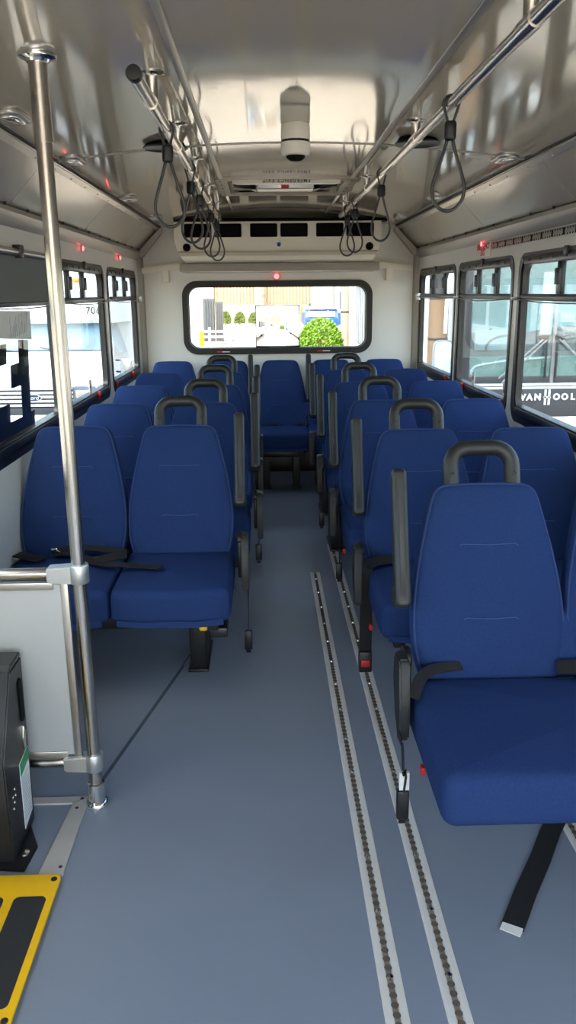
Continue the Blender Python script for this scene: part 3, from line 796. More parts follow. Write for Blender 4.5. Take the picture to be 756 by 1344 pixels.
root = thing('threshold_plate', 'yellow metal threshold plate with black grip pads in the lower left corner', 'plate', (-.9, 1.6, 0))
mb = MB(); mb.pillow(rrect(-1.14, -.690, 1.02, 1.836, .018, 4), .010, .003, 0, 0, 'z', 2, (0, 0, .008)); mb.build('plate', 'yellow', root)
mb = MB(); mb.box(-1.13, -.70, 1.03, 1.826, 0, .0085); mb.build('backing', 'blacksteel', root)
for x0, x1 in ((-.790, -.708), (-.905, -.815), (-1.02, -.93)):
    mb = MB(); mb.pillow(rrect(x0, x1, 1.415, 1.752, .015, 4), .002, .0008, 0, 0, 'z', 2, (0, 0, .0177)); mb.build('grip_pad', 'grip', root)
for x, y in ((-.706, 1.815), (-.704, 1.385), (-1.12, 1.815)):
    mb = MB(); mb.lathe([(.0085, .0175), (.008, .0195), (.0001, .0196)], (x, y, 0), 'z', 14); mb.build('screw', 'black', root)

# ------------------------------------------------------------------ overhead rails and straps
RZ = 2.0
RAILX = {-1: -.423, 1: .411}; RAILZ = {-1: 1.995, 1: 2.015}
def rail(s, y0, y1, mounts, joints, label):
    x = RAILX[s]; RZ = RAILZ[s]; cz = ceil_z(x)
    root = thing('overhead_grab_rail', label, 'grab rail', (x, (y0+y1)/2, RZ), 'overhead grab rails')
    mb = MB(); mb.tube([(x, y0, RZ), (x, y1, RZ)], .0165, 20); mb.build('rail', 'steel', root)
    for y in mounts:
        mb = MB(); mb.lathe([(.036, .002), (.036, -.003), (.018, -.006), (.0155, -.010), (.0155, RZ-cz)], (x, y, cz), 'z', 22); mb.build('mount', 'steel', root)
    for y in joints:
        mb = MB(); mb.tube([(x, y-.045, RZ), (x, y+.045, RZ)], .0190, 20); mb.build('joint_sleeve', 'steel', root)
    for y, d in ((y0, -1), (y1, 1)):
        mb = MB(); mb.lathe([(.0185, -d*.02), (.0188, d*.002), (.0155, d*.008), (.0001, d*.009)], (x, y, RZ), 'y', 20); mb.build('end_cap', 'black', root)
rail(-1, 2.08, 5.86, (2.42, 3.10, 3.86, 4.75, 5.62), (2.42, 3.10, 3.86, 4.75), 'steel grab rail under the ceiling on the left with black end cap')
rail(1, .60, 5.92, (1.05, 1.80, 3.06, 4.45, 5.62), (1.80, 3.06, 4.45), 'steel grab rail under the ceiling on the right')
def mk_strap(s):
    """wraps the rail at the origin and hangs as a loop"""
    wrap = []
    for a in range(-20, 201, 20):
        wrap.append((math.sin(R(a-90))*.0215*0+math.cos(R(a))*.0215, .0, math.sin(R(a))*.0215))
    pts = [(.006, 0, -.055)]+wrap+[(-.006, 0, -.055)]
    mb = MB(); mb.tube(spline(pts, 3, False), .0042, 8)
    loop = spline([(.005, 0, -.085), (.016, 0, -.125), (.036, 0, -.185), (.046, 0, -.225), (.040, 0, -.26), (.016, 0, -.284), (-.016, 0, -.284), (-.040, 0, -.26), (-.046, 0, -.225), (-.036, 0, -.185), (-.016, 0, -.125), (-.005, 0, -.085)], 5, False)
    mb.tube(loop, .0052, 8)
    return mb
def mk_clamp(s):
    mb = MB(); mb.box(-.017, .017, -.014, .014, -.098, -.045, .009, 3); return mb
def strap(s, y, ry, label, sc=1.0):
    root = thing('strap_handle', label, 'strap handle', (RAILX[s], y, RAILZ[s]), 'hanging strap handles')
    a = put('loop', shared('loop', lambda: mk_strap(1), 'gcable', 60), root, (0, 0, 0), (0, 0, ry)); b = put('clamp', shared('clamp', lambda: mk_clamp(1), 'black', 60), root, (0, 0, 0), (0, 0, ry))
    a.scale = b.scale = (1, 1, sc)
ord_ = ['first', 'second', 'third', 'fourth', 'fifth']
for i, (y, ry) in enumerate(((2.74, .2), (3.58, -.3), (4.06, .25), (4.92, -.2), (5.50, .3))):
    strap(-1, y, ry, 'black cable strap handle, %s from the front on the left grab rail' % ord_[i])
for i, (y, ry) in enumerate(((2.50, -.15), (3.90, .3), (4.98, .2), (5.43, -.2))):
    strap(1, y, ry, 'black cable strap handle, %s from the front on the right grab rail' % ord_[i])

# ------------------------------------------------------------------ ceiling fittings
root = thing('surveillance_camera', 'white round ceiling camera with black lens dome', 'camera', (-.005, 3.19, 2.09))
mb = MB(); mb.lathe([(.050, .003), (.053, -.012), (.053, -.052), (.052, -.054)], (-.005, 3.19, 2.09), 'z', 36); mb.build('mount_base', 'acplastic', root)
mb = MB(); mb.lathe([(.0515, -.053), (.0515, -.063)], (-.005, 3.19, 2.09), 'z', 36); mb.build('band', 'black', root)
mb = MB(); mb.lathe([(.053, -.062), (.054, -.090), (.050, -.103), (.040, -.106)], (-.005, 3.19, 2.09), 'z', 36); mb.build('housing', 'acplastic', root)
mb = MB(); mb.lathe([(.036, -.105), (.033, -.114), (.022, -.122), (.0001, -.125)], (-.005, 3.19, 2.09), 'z', 28); mb.build('lens_dome', 'dark', root)
for x, y, lab in ((-.505, 3.44, 'round black ceiling speaker left, behind the first left strap handle'), (.475, 3.38, 'round black ceiling speaker right, beside the right grab rail')):
    cz = ceil_z(x)
    root = thing('ceiling_speaker', lab, 'speaker', (x, y, cz), 'ceiling speakers')
    mb = MB(); mb.lathe([(.080, -.014), (.086, -.015), (.089, -.019), (.085, -.0225), (.080, -.020)], (x, y, cz), 'z', 36); mb.build('bezel', 'winrail', root)
    mb = MB(); mb.lathe([(.070, .004), (.078, -.008), (.083, -.0175), (.05, -.0185), (.02, -.0185), (.0001, -.020)], (x, y, cz), 'z', 32); mb.build('grille', 'dark', root)
def marker(x, y, lab):
    cz = ceil_z(x)
    root = thing('ceiling_light', lab, 'ceiling light', (x, y, cz), 'unlit oblong ceiling lights')
    mb = MB(); mb.pillow(rrect(x-.045, x+.045, y-.085, y+.085, .035, 6), .022, .008, .002, 0, 'z', 3, (0, 0, cz-.012)); mb.build('housing', 'alutrim', root)
    mb = MB(); mb.pillow(rrect(x-.030, x+.030, y-.060, y+.060, .02, 5), .010, .005, .004, 0, 'z', 3, (0, 0, cz-.018)); mb.build('lens', 'chrome', root)
lo = ['nearest the camera on the left, beside the pole', 'second along the left edge of the ceiling', 'third along the left edge of the ceiling', 'farthest along the left edge of the ceiling']
for i, y in enumerate((2.72, 3.55, 4.93, 6.15)): marker(-.89, y, 'unlit oblong ceiling light '+lo[i])
ro = ['nearest the camera on the right edge of the ceiling', 'second along the right edge of the ceiling', 'farthest along the right edge of the ceiling']
for i, y in enumerate((3.57, 4.95, 6.2)): marker(.875, y, 'unlit oblong ceiling light '+ro[i])
# roof hatch
root = thing('roof_hatch', 'white emergency exit roof hatch in the ceiling before the air conditioner', 'roof hatch', (0, 4.9, 2.09))
mb = MB()
o = rrect(-.375, .375, HY0-.035, HY1+.035, .03, 5); i = rrect(-.315, .315, HY0+.02, HY1-.02, .05, 5)
mb.ring(o, i, 'z', 2.074, 2.10)
i3 = rrect(-.325, .325, HY0+.01, HY1-.01, .05, 5)
mb.ring(i3, i, 'z', 2.09, 2.17); mb.build('hatch_frame', 'cove', root)
for x in (-.35, .35):
    for k in range(5):
        y = HY0+.03+k*.155; mb = MB(); mb.lathe([(.006, 0), (.005, -.003), (.0001, -.0035)], (x, y, 2.074), 'z', 8); mb.build('frame_screw', 'winrail', root)
mb = MB(); mb.pillow(rrect(-.325, .325, HY0+.01, HY1-.01, .05, 5), .03, .01, .0, 0, 'z', 3, (0, 0, 2.15)); mb.build('lid', 'valance', root)
mb = MB(); mb.prism([(-.285, HY0-.012), (.285, HY0-.012), (.262, HY0+.035), (-.262, HY0+.035)], 'z', 2.056, 2.064, .002)
mb.prism([(-.285, HY0-.018), (.285, HY0-.018), (.285, HY0-.010), (-.285, HY0-.010)], 'z', 2.056, 2.086); fp = mb.build('instruction_plate', 'acplastic', root)
text('emergency_lettering', 'EMERGENCY EXIT', .026, 'darktext', face_mtx((0, HY0-.0195, 2.071), (-1, 0, 0), (0, 0, -1)), fp, .0006, .0006, space=1.25)
mb = MB(); mb.box(-.16, .16, 4.80, 4.94, 2.058, 2.150, .008); hb = mb.build('latch_housing', 'alutrim', root)
mb = MB(); mb.box(-.022, .022, 4.790, 4.802, 2.062, 2.096, .004); mb.build('latch_knob', 'red', hb, 'red and black knob')
for s in (-1, 1):
    mb = MB(); mb.prism([(s*.165, 4.94), (s*.165, 4.83), (s*.21, 4.80), (s*.285, 4.70), (s*.25, 4.70), (s*.20, 4.77)], 'z', 2.060, 2.10, .003); mb.build('hinge_arm', 'black', root)

# ------------------------------------------------------------------ rear air-conditioning unit
root = thing('air_conditioner', 'white wall-to-wall air conditioner above the rear window', 'air conditioner', (0, 6.7, 1.73))
AX0, AX1 = -.800, .775
mb = MB()
prof = [(6.91, 1.725), (6.49, 1.728), (6.425, 1.745), (6.415, 1.775), (6.43, 1.800), (6.47, 1.812), (6.468, 1.822), (6.462, 1.90), (6.470, 2.025), (6.91, 2.025)]
secs = []
t = bmesh.new()
xs = [(AX0, 0), (AX0+.002, 1), (AX0+.022, 2), (AX1-.022, 2), (AX1-.002, 1), (AX1, 0)]
for x, lv in xs:
    ring = []
    for (y, z) in prof:
        xx = x
        # lower corners cut in diagonally
        if z < 1.85: xx = x*(1-.10*(1.85-z)/.125) if lv == 0 or lv == 1 else x*(1-.10*(1.85-z)/.125)
        yy = y+(.014 if (lv == 0 and y < 6.9) else (.004 if (lv == 1 and y < 6.9) else 0))
        ring.append(t.verts.new((xx, yy, z)))
    secs.append(ring)
for a, b in zip(secs, secs[1:]):
    for k in range(len(prof)): t.faces.new((a[k], a[(k+1) % len(prof)], b[(k+1) % len(prof)], b[k]))
t.faces.new(secs[0]); t.faces.new(secs[-1][::-1])
bmesh.ops.recalc_face_normals(t, faces=t.faces[:])
mb._add(t); mb.build('housing', 'acplastic', root, smooth=35)
for x0, x1 in ((-.722, -.516), (-.493, -.289), (-.224, -.018), (.006, .213), (.277, .485), (.507, .717)):
    mb = MB(); mb.pillow(rrect(x0, x1, 1.912, 2.010, .010, 3), .012, .003, 0, 0, 'y', 2, (0, 6.459, 0)); v = mb.build('vent', 'dark', root)
    mb = MB()
    for k in range(5):
        z = 1.925+k*.0175; mb.box(x0+.010, x1-.010, 6.4568, 6.460, z, z+.004)
    for k in range(6):
        x = x0+.02+(x1-x0-.04)*k/5; mb.box(x-.0015, x+.0015, 6.4572, 6.460, 1.92, 2.002)
    mb.build('louvres', 'dark', v)
for x in (-.706, .684):
    mb = MB(); mb.lathe([(.036, .004), (.038, -.006), (.031, -.008), (.029, .002)], (x, 6.462, 1.840), 'y', 28); g = mb.build('round_outlet', 'acplastic', root)
    mb = MB(); mb.lathe([(.029, 0), (.029, -.0075), (.0001, -.006)], (x, 6.462, 1.840), 'y', 24); mb.build('outlet_grille', 'dark', g)
mb = MB(); mb.lathe([(.023, .004), (.023, -.005), (.018, -.007)], (-.007, 6.462, 1.853), 'y', 24); g = mb.build('button_bezel', 'white', root)
mb = MB(); mb.lathe([(.015, 0), (.015, -.008), (.008, -.013), (.0001, -.014)], (-.007, 6.462, 1.856), 'y', 20); mb.build('button', 'bluebtn', g, 'dark blue button')
mb = MB(); mb.box(AX0+.0, AX1+.05, 6.47, 6.60, 2.025, 2.050); mb.build('gap_shade', 'dark', root, smooth=0)  # black strip put in as the shade of the gap over the housing
mb = MB(); mb.box(-.772, .768, 6.47, 6.91, 1.664, 1.726, .006); mb.build('lower_duct', 'valance', root)
for s, x0, x1 in ((-1, -1.118, -.775), (1, .770, 1.092)):
    r2 = thing('wall_conduit', 'cream wall conduit sloping from the air conditioner to the %s rear corner' % ('left' if s < 0 else 'right'), 'conduit', ((x0+x1)/2, DR, 1.69), 'wall conduits by the air conditioner')
    za, zb = (1.685, 1.728) if s < 0 else (1.728, 1.690)
    mb = MB(); mb.prism([(x0, za-.028), (x1, zb-.028), (x1, zb+.022), (x0, za+.022)], 'y', DR-.045, DR-.002, .006); mb.build('channel', 'acplastic', r2)
    xc = -.925 if s < 0 else .905
    mb = MB(); mb.box(xc-.028, xc+.028, DR-.042, DR-.002, 1.592, 1.69, .006); mb.build('drop_box', 'acplastic', r2)
# red indicator lamps
def lamp(loc, ax, lab, r=.014):
    root = thing('indicator_lamp', lab, 'indicator lamp', loc, 'lit red indicator lamps')
    d = {'x': 1, '-x': -1, 'y': -1}[ax]; A = 'y' if ax == 'y' else 'x'
    mb = MB(); mb.lathe([(r*1.25, 0), (r*1.25, d*.006), (r, d*.008)], loc, A, 18); mb.build('bezel', 'trim', root)
    mb = MB(); mb.lathe([(r, d*.006), (r*.8, d*.014), (.0001, d*.017)], loc, A, 16); mb.build('lens', 'led', root, 'glowing red lens')
lamp((-.02, DR-.0, 1.634), 'y', 'lit red indicator lamp above the middle of the rear window', .022)
lamp((-WX, 4.80, 1.752), 'x', 'lit red indicator lamp on the left wall above the second window')
lamp((-WX, 6.02, 1.752), 'x', 'lit red indicator lamp on the left wall nearest the rear corner')
lamp((WX, 4.90, 1.765), '-x', 'lit red indicator lamp behind the emergency exit sign on the right wall')

# right wall: exit sign and perforated track
root = thing('exit_sign', 'clear emergency exit sign with red lettering on the right wall above the windows', 'sign', (WX, 4.87, 1.755))
mb = MB(); mb.box(WX-.006, WX-.001, 4.715, 5.025, 1.692, 1.802, .001); mb.build('plate', 'acplastic', root)
text('emergency_lettering', 'EMERGENCY', .048, 'redtext', face_mtx((WX-.0065, 4.87, 1.748), (0, -1, 0), (0, 0, 1)), root, .0005, .001)
text('exit_lettering', 'EXIT', .050, 'redtext', face_mtx((WX-.0065, 4.87, 1.714), (0, -1, 0), (0, 0, 1)), root, .0005, .001)
root = thing('wall_anchor_rail', 'slim perforated anchor rail along the right wall above the windows', 'anchor rail', (WX, 3.2, 1.74))
mb = MB(); mb.box(WX-.010, WX-.001, .6, 4.70, 1.722, 1.762, .003); mb.build('rail', 'trim', root)
mb = MB(); y = .65
while y < 4.66:
    for z in (1.730, 1.754): mb.box(WX-.0106, WX-.0095, y-.006, y+.006, z-.0035, z+.0035)
    y += .0305
mb.build('anchor_holes', 'dark', root)
k = 0; y = .72; mb = MB()
while y < 4.66:
    mb.box(WX-.0115, WX-.0098, y-.009, y+.009, 1.728, 1.756); y += .142
mb.build('slots', 'dark', root)
# bell pull cords
for s, lab in ((-1, 'thin pull cord strung along the left windows'), (1, 'thin pull cord strung along the right windows')):
    root = thing('pull_cord', lab, 'pull cord', (s*1.125, 4, 1.46), 'passenger pull cords')
    x = s*1.122
    ys = [.2, 1.4, 2.80, 4.18, 5.45, 6.80]
    pts = []
    for a, b in zip(ys, ys[1:]):
        for q in range(6):
            t = q/6; pts.append((x, a+(b-a)*t, 1.463-.016*4*t*(1-t)))
    pts.append((x, ys[-1], 1.463))
    mb = MB(); mb.tube(pts, .0030, 6); mb.build('cord', 'cord', root)
    for y in ys[2:]:
        mb = MB(); mb.box(*sorted((s*1.150, s*1.116)), y-.008, y+.008, 1.455, 1.471, .003); mb.build('clip', 'alu', root)
    mb = MB(); mb.box(*sorted((s*1.150, s*1.112)), 6.775, 6.83, 1.435, 1.490, .008); mb.build('switch_box', 'alu', root)
# roller shade, paper notice and lettering on the first left window
root = thing('roller_shade', 'dark grey roller shade half drawn over the left front window', 'window shade', (-1.14, 3.5, 1.5))
mb = MB(); mb.box(-1.141, -1.138, 2.90, 4.085, 1.468, 1.655); mb.build('shade_cloth', 'shade', root)
mb = MB(); mb.box(-1.146, -1.134, 2.90, 4.085, 1.462, 1.474, .003); mb.build('hem_bar', 'black', root)
mb = MB(); mb.tube([(-1.132, 2.90, 1.672), (-1.132, 4.07, 1.672)], .014, 14); mb.build('roller', 'alutrim', root)
for y in (3.50, 4.08):
    mb = MB(); mb.box(-1.149, -1.112, y-.02, y+.02, 1.648, 1.70, .004); mb.build('bracket', 'black', root)
root = thing('paper_notice', 'pale paper notice with blue handwriting taped on the left front window', 'notice', (-1.165, 3.5, 1.31))
mb = MB(); mb.prism([(3.05, 1.36), (3.05, 1.448), (3.71, 1.434), (3.70, 1.312), (3.31, 1.335)], 'x', -1.166, -1.164); mb.build('sheet', 'whitepl', root)
mb = MB()
for k in range(9):
    y = 3.40+k*.028; h = .05 if k % 2 else .085; z = 1.33+.002*k; mb.prism([(y, z), (y+.008, z), (y+.016+(.012 if k % 3 else -.01), z+h), (y+.008+(.012 if k % 3 else -.01), z+h)], 'x', -1.1638, -1.1632)
mb.build('handwriting', 'bluelogo', root)
dec = MB()
for poly in ([(3.532, 1.319), (3.677, 1.311), (3.625, 1.0), (3.684, 1.003), (3.666, .925), (3.02, .925), (3.02, 1.074), (3.337, 1.073), (3.322, .997), (3.493, .997), (3.514, 1.128), (3.376, 1.131), (3.395, 1.222), (3.513, 1.225)],
             [(3.02, 1.31), (3.365, 1.312), (3.345, 1.232), (3.02, 1.232)]):
    dec.prism(poly, 'x', -1.176, -1.174)
o = dec.build('window_lettering', 'rubber', None, origin=(-1.175, 3.4, .93)); setp(o, 'large black cut-vinyl lettering on the outside of the left front window', 'window lettering')

# ------------------------------------------------------------------ outside
mb = MB(); mb.box(-60, 60, -25, 120, GZ-.1, GZ); struct('ground', mb, 'yard')

def wheel(root, x, y, r=.39, w=.24):
    mb = MB(); mb.lathe([(r*.6, -w/2), (r*.95, -w/2), (r, -w/2+.03), (r, w/2-.03), (r*.95, w/2), (r*.6, w/2)], (x, y, GZ+r), 'x', 28); t = mb.build('wheel', 'tyre', root)
    mb = MB(); mb.lathe([(r*.6, -w/2+.02), (r*.62, w/2-.02), (.0001, w/2-.06)], (x, y, GZ+r), 'x', 20); mb.build('hub', 'alu', t)

def cutaway(cx, y, label, number=None, badge=True):
    """white cab-chassis minibus facing -Y; y is its bumper"""
    G = GZ
    root = thing('shuttle_bus', label, 'minibus', (cx, y+3, G))
    # cab: side profile extruded with inward lean
    prof = [(.10, .45), (.10, .98), (.16, 1.10), (.95, 1.40), (1.02, 1.44), (1.50, 1.90), (2.4, 1.95), (2.4, .45)]
    t = bmesh.new(); rings = []
    for sx in (-1, -.92, .92, 1):
        ring = []
        for (yy, zz) in prof:
            lean = 1-.20*max(0, (zz-1.35))/.7
            rnd = .06 if abs(sx) == 1 and yy < .3 else 0
            ring.append(t.verts.new((cx+sx*1.04*lean, y+yy+rnd, G+zz-(.03 if abs(sx) == 1 and .3 < yy < 1.0 else 0))))
        rings.append(ring)
    for a, b in zip(rings, rings[1:]):
        for k in range(len(prof)): t.faces.new((a[k], a[(k+1) % len(prof)], b[(k+1) % len(prof)], b[k]))
    t.faces.new(rings[0]); t.faces.new(rings[-1][::-1]); bmesh.ops.recalc_face_normals(t, faces=t.faces[:])
    m1 = MB(); m1._add(t); m1.build('cab', 'vanwhite', root, smooth=25)
    # windscreen (on the sloped face)
    p0, p1 = Vector((1.05, 1.468)), Vector((1.45, 1.852))
    d = (p1-p0); n = Vector((-d.y, d.x)).normalized()*.012
    t = bmesh.new(); w0, w1 = .90, .76
    def quad(w0, w1, a, b, m, name, nn, par=root):
        t = bmesh.new()
        lo = [t.verts.new((cx+sx*w, y+p.x+nn.x*k, G+p.y+nn.y*k)) for k in (.2, 1) for sx, w, p in ((-1, w0, a), (1, w0, a), (1, w1, b), (-1, w1, b))]
        t.faces.new(lo[:4][::-1]); t.faces.new(lo[4:])
        for i in range(4): t.faces.new((lo[i], lo[(i+1) % 4], lo[4+(i+1) % 4], lo[4+i]))
        bmesh.ops.recalc_face_normals(t, faces=t.faces[:]); mm = MB(); mm._add(t); return mm.build(name, m, par, smooth=0)
    quad(w0+.02, w1+.02, p0-d*.02, p1+d*.02, 'black', 'windscreen_seal', n*.5)
    quad(w0, w1, p0, p1, 'vanwindscreen', 'windscreen', n)
    for k in (-.45, .3):
        m1 = MB(); m1.tube([(cx+k, y+1.00, G+1.46), (cx+k-.42, y+1.08, G+1.52)], .010, 6); m1.build('wiper', 'black', root)
    # side windows with frame, mirrors
    for s in (-1, 1):
        m1 = MB(); xx = cx+s*.985
        t = bmesh.new()
        q = [(1.18, 1.42), (1.60, 1.86), (2.2, 1.88), (2.2, 1.36)]
        def lean(z): return 1-.20*max(0, z-1.35)/.7
        vs = [t.verts.new((cx+s*(1.04*lean(zz)+k), y+yy, G+zz)) for k in (-.01, .006) for yy, zz in q]
        t.faces.new(vs[:4]); t.faces.new(vs[4:][::-1])
        for i in range(4): t.faces.new((vs[i], vs[(i+1) % 4], vs[4+(i+1) % 4], vs[4+i]))
        bmesh.ops.recalc_face_normals(t, faces=t.faces[:]); m1._add(t); m1.build('side_window', 'vanwindscreen', root, smooth=0)
        m1 = MB(); m1.box(cx+s*1.19-.10, cx+s*1.19+.10, y+1.12, y+1.20, G+1.05, G+1.34, .03); mr = m1.build('mirror', 'chrome', root)
        m1 = MB(); m1.tube([(cx+s*1.0, y+1.3, G+1.30), (cx+s*1.14, y+1.18, G+1.30)], .015, 8); m1.tube([(cx+s*1.0, y+1.3, G+1.12), (cx+s*1.14, y+1.18, G+1.12)], .015, 8); m1.build('mirror_arm', 'black', mr)
        m1 = MB(); m1.pillow(rrect(cx+s*.74-.17, cx+s*.74+.17, G+.80, G+1.03, .05, 4), .04, .015, .01, 0, 'y', 3, (0, y+.075, 0)); hl = m1.build('headlight', 'lampglass', root)
        m1 = MB(); m1.box(cx+s*.74-.13, cx+s*.74+.13, y+.058, y+.07, G+.86, G+.97, .01); m1.build('reflector', 'chrome', hl)
    # grille, badge, bumper
    m1 = MB(); m1.box(cx-.58, cx+.58, y+.075, y+.11, G+.72, G+1.02, .01); gr = m1.build('grille', 'coachgrey', root)
    for z in (.76, .82, .88, .94, 1.0):
        m1 = MB(); m1.box(cx-.57, cx+.57, y+.055, y+.085, G+z-.018, G+z+.014, .006); m1.build('grille_bar', 'vanwhite', gr)
    if badge:
        m1 = MB(); t = [(cx+.125*math.cos(2*PI*k/32), G+.87+.052*math.sin(2*PI*k/32)) for k in range(32)]
        m1.prism(t, 'y', y+.035, y+.06); bd = m1.build('badge', 'silver', root)
        m1 = MB(); t = [(cx+.115*math.cos(2*PI*k/32), G+.87+.044*math.sin(2*PI*k/32)) for k in range(32)]
        m1.prism(t, 'y', y+.031, y+.036); bl = m1.build('badge_field', 'bluelogo', bd, 'dark blue oval')
        text('badge_script', 'Ford', .085, 'silver', face_mtx((cx, y+.029, G+.87), (1, 0, 0), (0, 0, 1)), bd, .001, .001, shear=.3)
    m1 = MB(); m1.box(cx-.98, cx+.98, y-.03, y+.16, G+.42, G+.62, .03); bp = m1.build('bumper', 'vanwhite', root)
    m1 = MB(); m1.box(cx-.40, cx+.40, y-.035, y-.028, G+.46, G+.54, .002); m1.build('air_slot', 'coachgrey', bp)
    m1 = MB(); m1.box(cx-.90, cx+.90, y+.05, y+.12, G+.62, G+.72, .01); m1.build('valance', 'coachgrey', root)
    # raised cap over the cab and the passenger body
    m1 = MB()
    m1.prism([(1.38, 1.87), (1.28, 1.93), (1.32, 2.50), (1.60, 2.84), (2.2, 3.0), (2.45, 3.0), (2.45, 1.87)], 'x', cx-1.12, cx+1.12)
    for v in m1.bm.verts: v.co.y += y; v.co.z += G
    for v in m1.bm.verts:
        if v.co.y < y+1.9: v.co.x = cx+(v.co.x-cx)*.86
    m1.build('roof_cap', 'vanwhite', root, smooth=20)
    m1 = MB(); m1.box(cx-1.2, cx+1.2, y+2.35, y+7.6, G+.45, G+3.0, .09, 3); m1.build('body', 'vanwhite', root)
    for s in (-1, 1):
        for k in range(3):
            ya = y+2.9+k*1.5; m1 = MB(); m1.box(*sorted((cx+s*1.195, cx+s*1.215)), ya, ya+1.2, G+1.6, G+2.4, .01); m1.build('body_window', 'coachgrey', root)
    m1 = MB(); m1.box(cx-.9, cx+.9, y+1.283, y+1.34, G+2.24, G+2.36, .005); m1.build('cap_band', 'vangrey', root)
    for k, kz in ((-.48, 2.52), (0, 2.52), (.48, 2.52), (-.87, 2.27), (.87, 2.27)):
        m1 = MB(); m1.box(cx+k-.07, cx+k+.07, y+1.27, y+1.50, G+kz-.03, G+kz+.03, .015); m1.build('marker_light', 'orange', root, 'amber marker light')
    if number: text('fleet_number', number, .16, 'darktext', face_mtx((cx+.70, y+1.265, G+2.06), (1, 0, 0), (0, -.0, 1)), root, .002, .001)
    for s in (-1, 1):
        wheel(root, cx+s*.86, y+.95); wheel(root, cx+s*.9, y+5.6)
    return root
M['vanwindscreen'] = mat('pale_blue_windscreen', (92, 124, 142), .12, var=.22, scale=3, spec=.9, coat=.6)
M['lampglass'] = mat('grey_lamp_glass', (96, 108, 118), .2, .2, var=.2, scale=30)
M['coachsky'] = mat('painted_sky_teal', (150, 182, 186), .6, var=.2, scale=2)  # teal of the sky mirrored in the windscreen, painted as a surface colour
cutaway(-3.48, 11.75, 'white minibus parked left, seen through the left windows', '706')

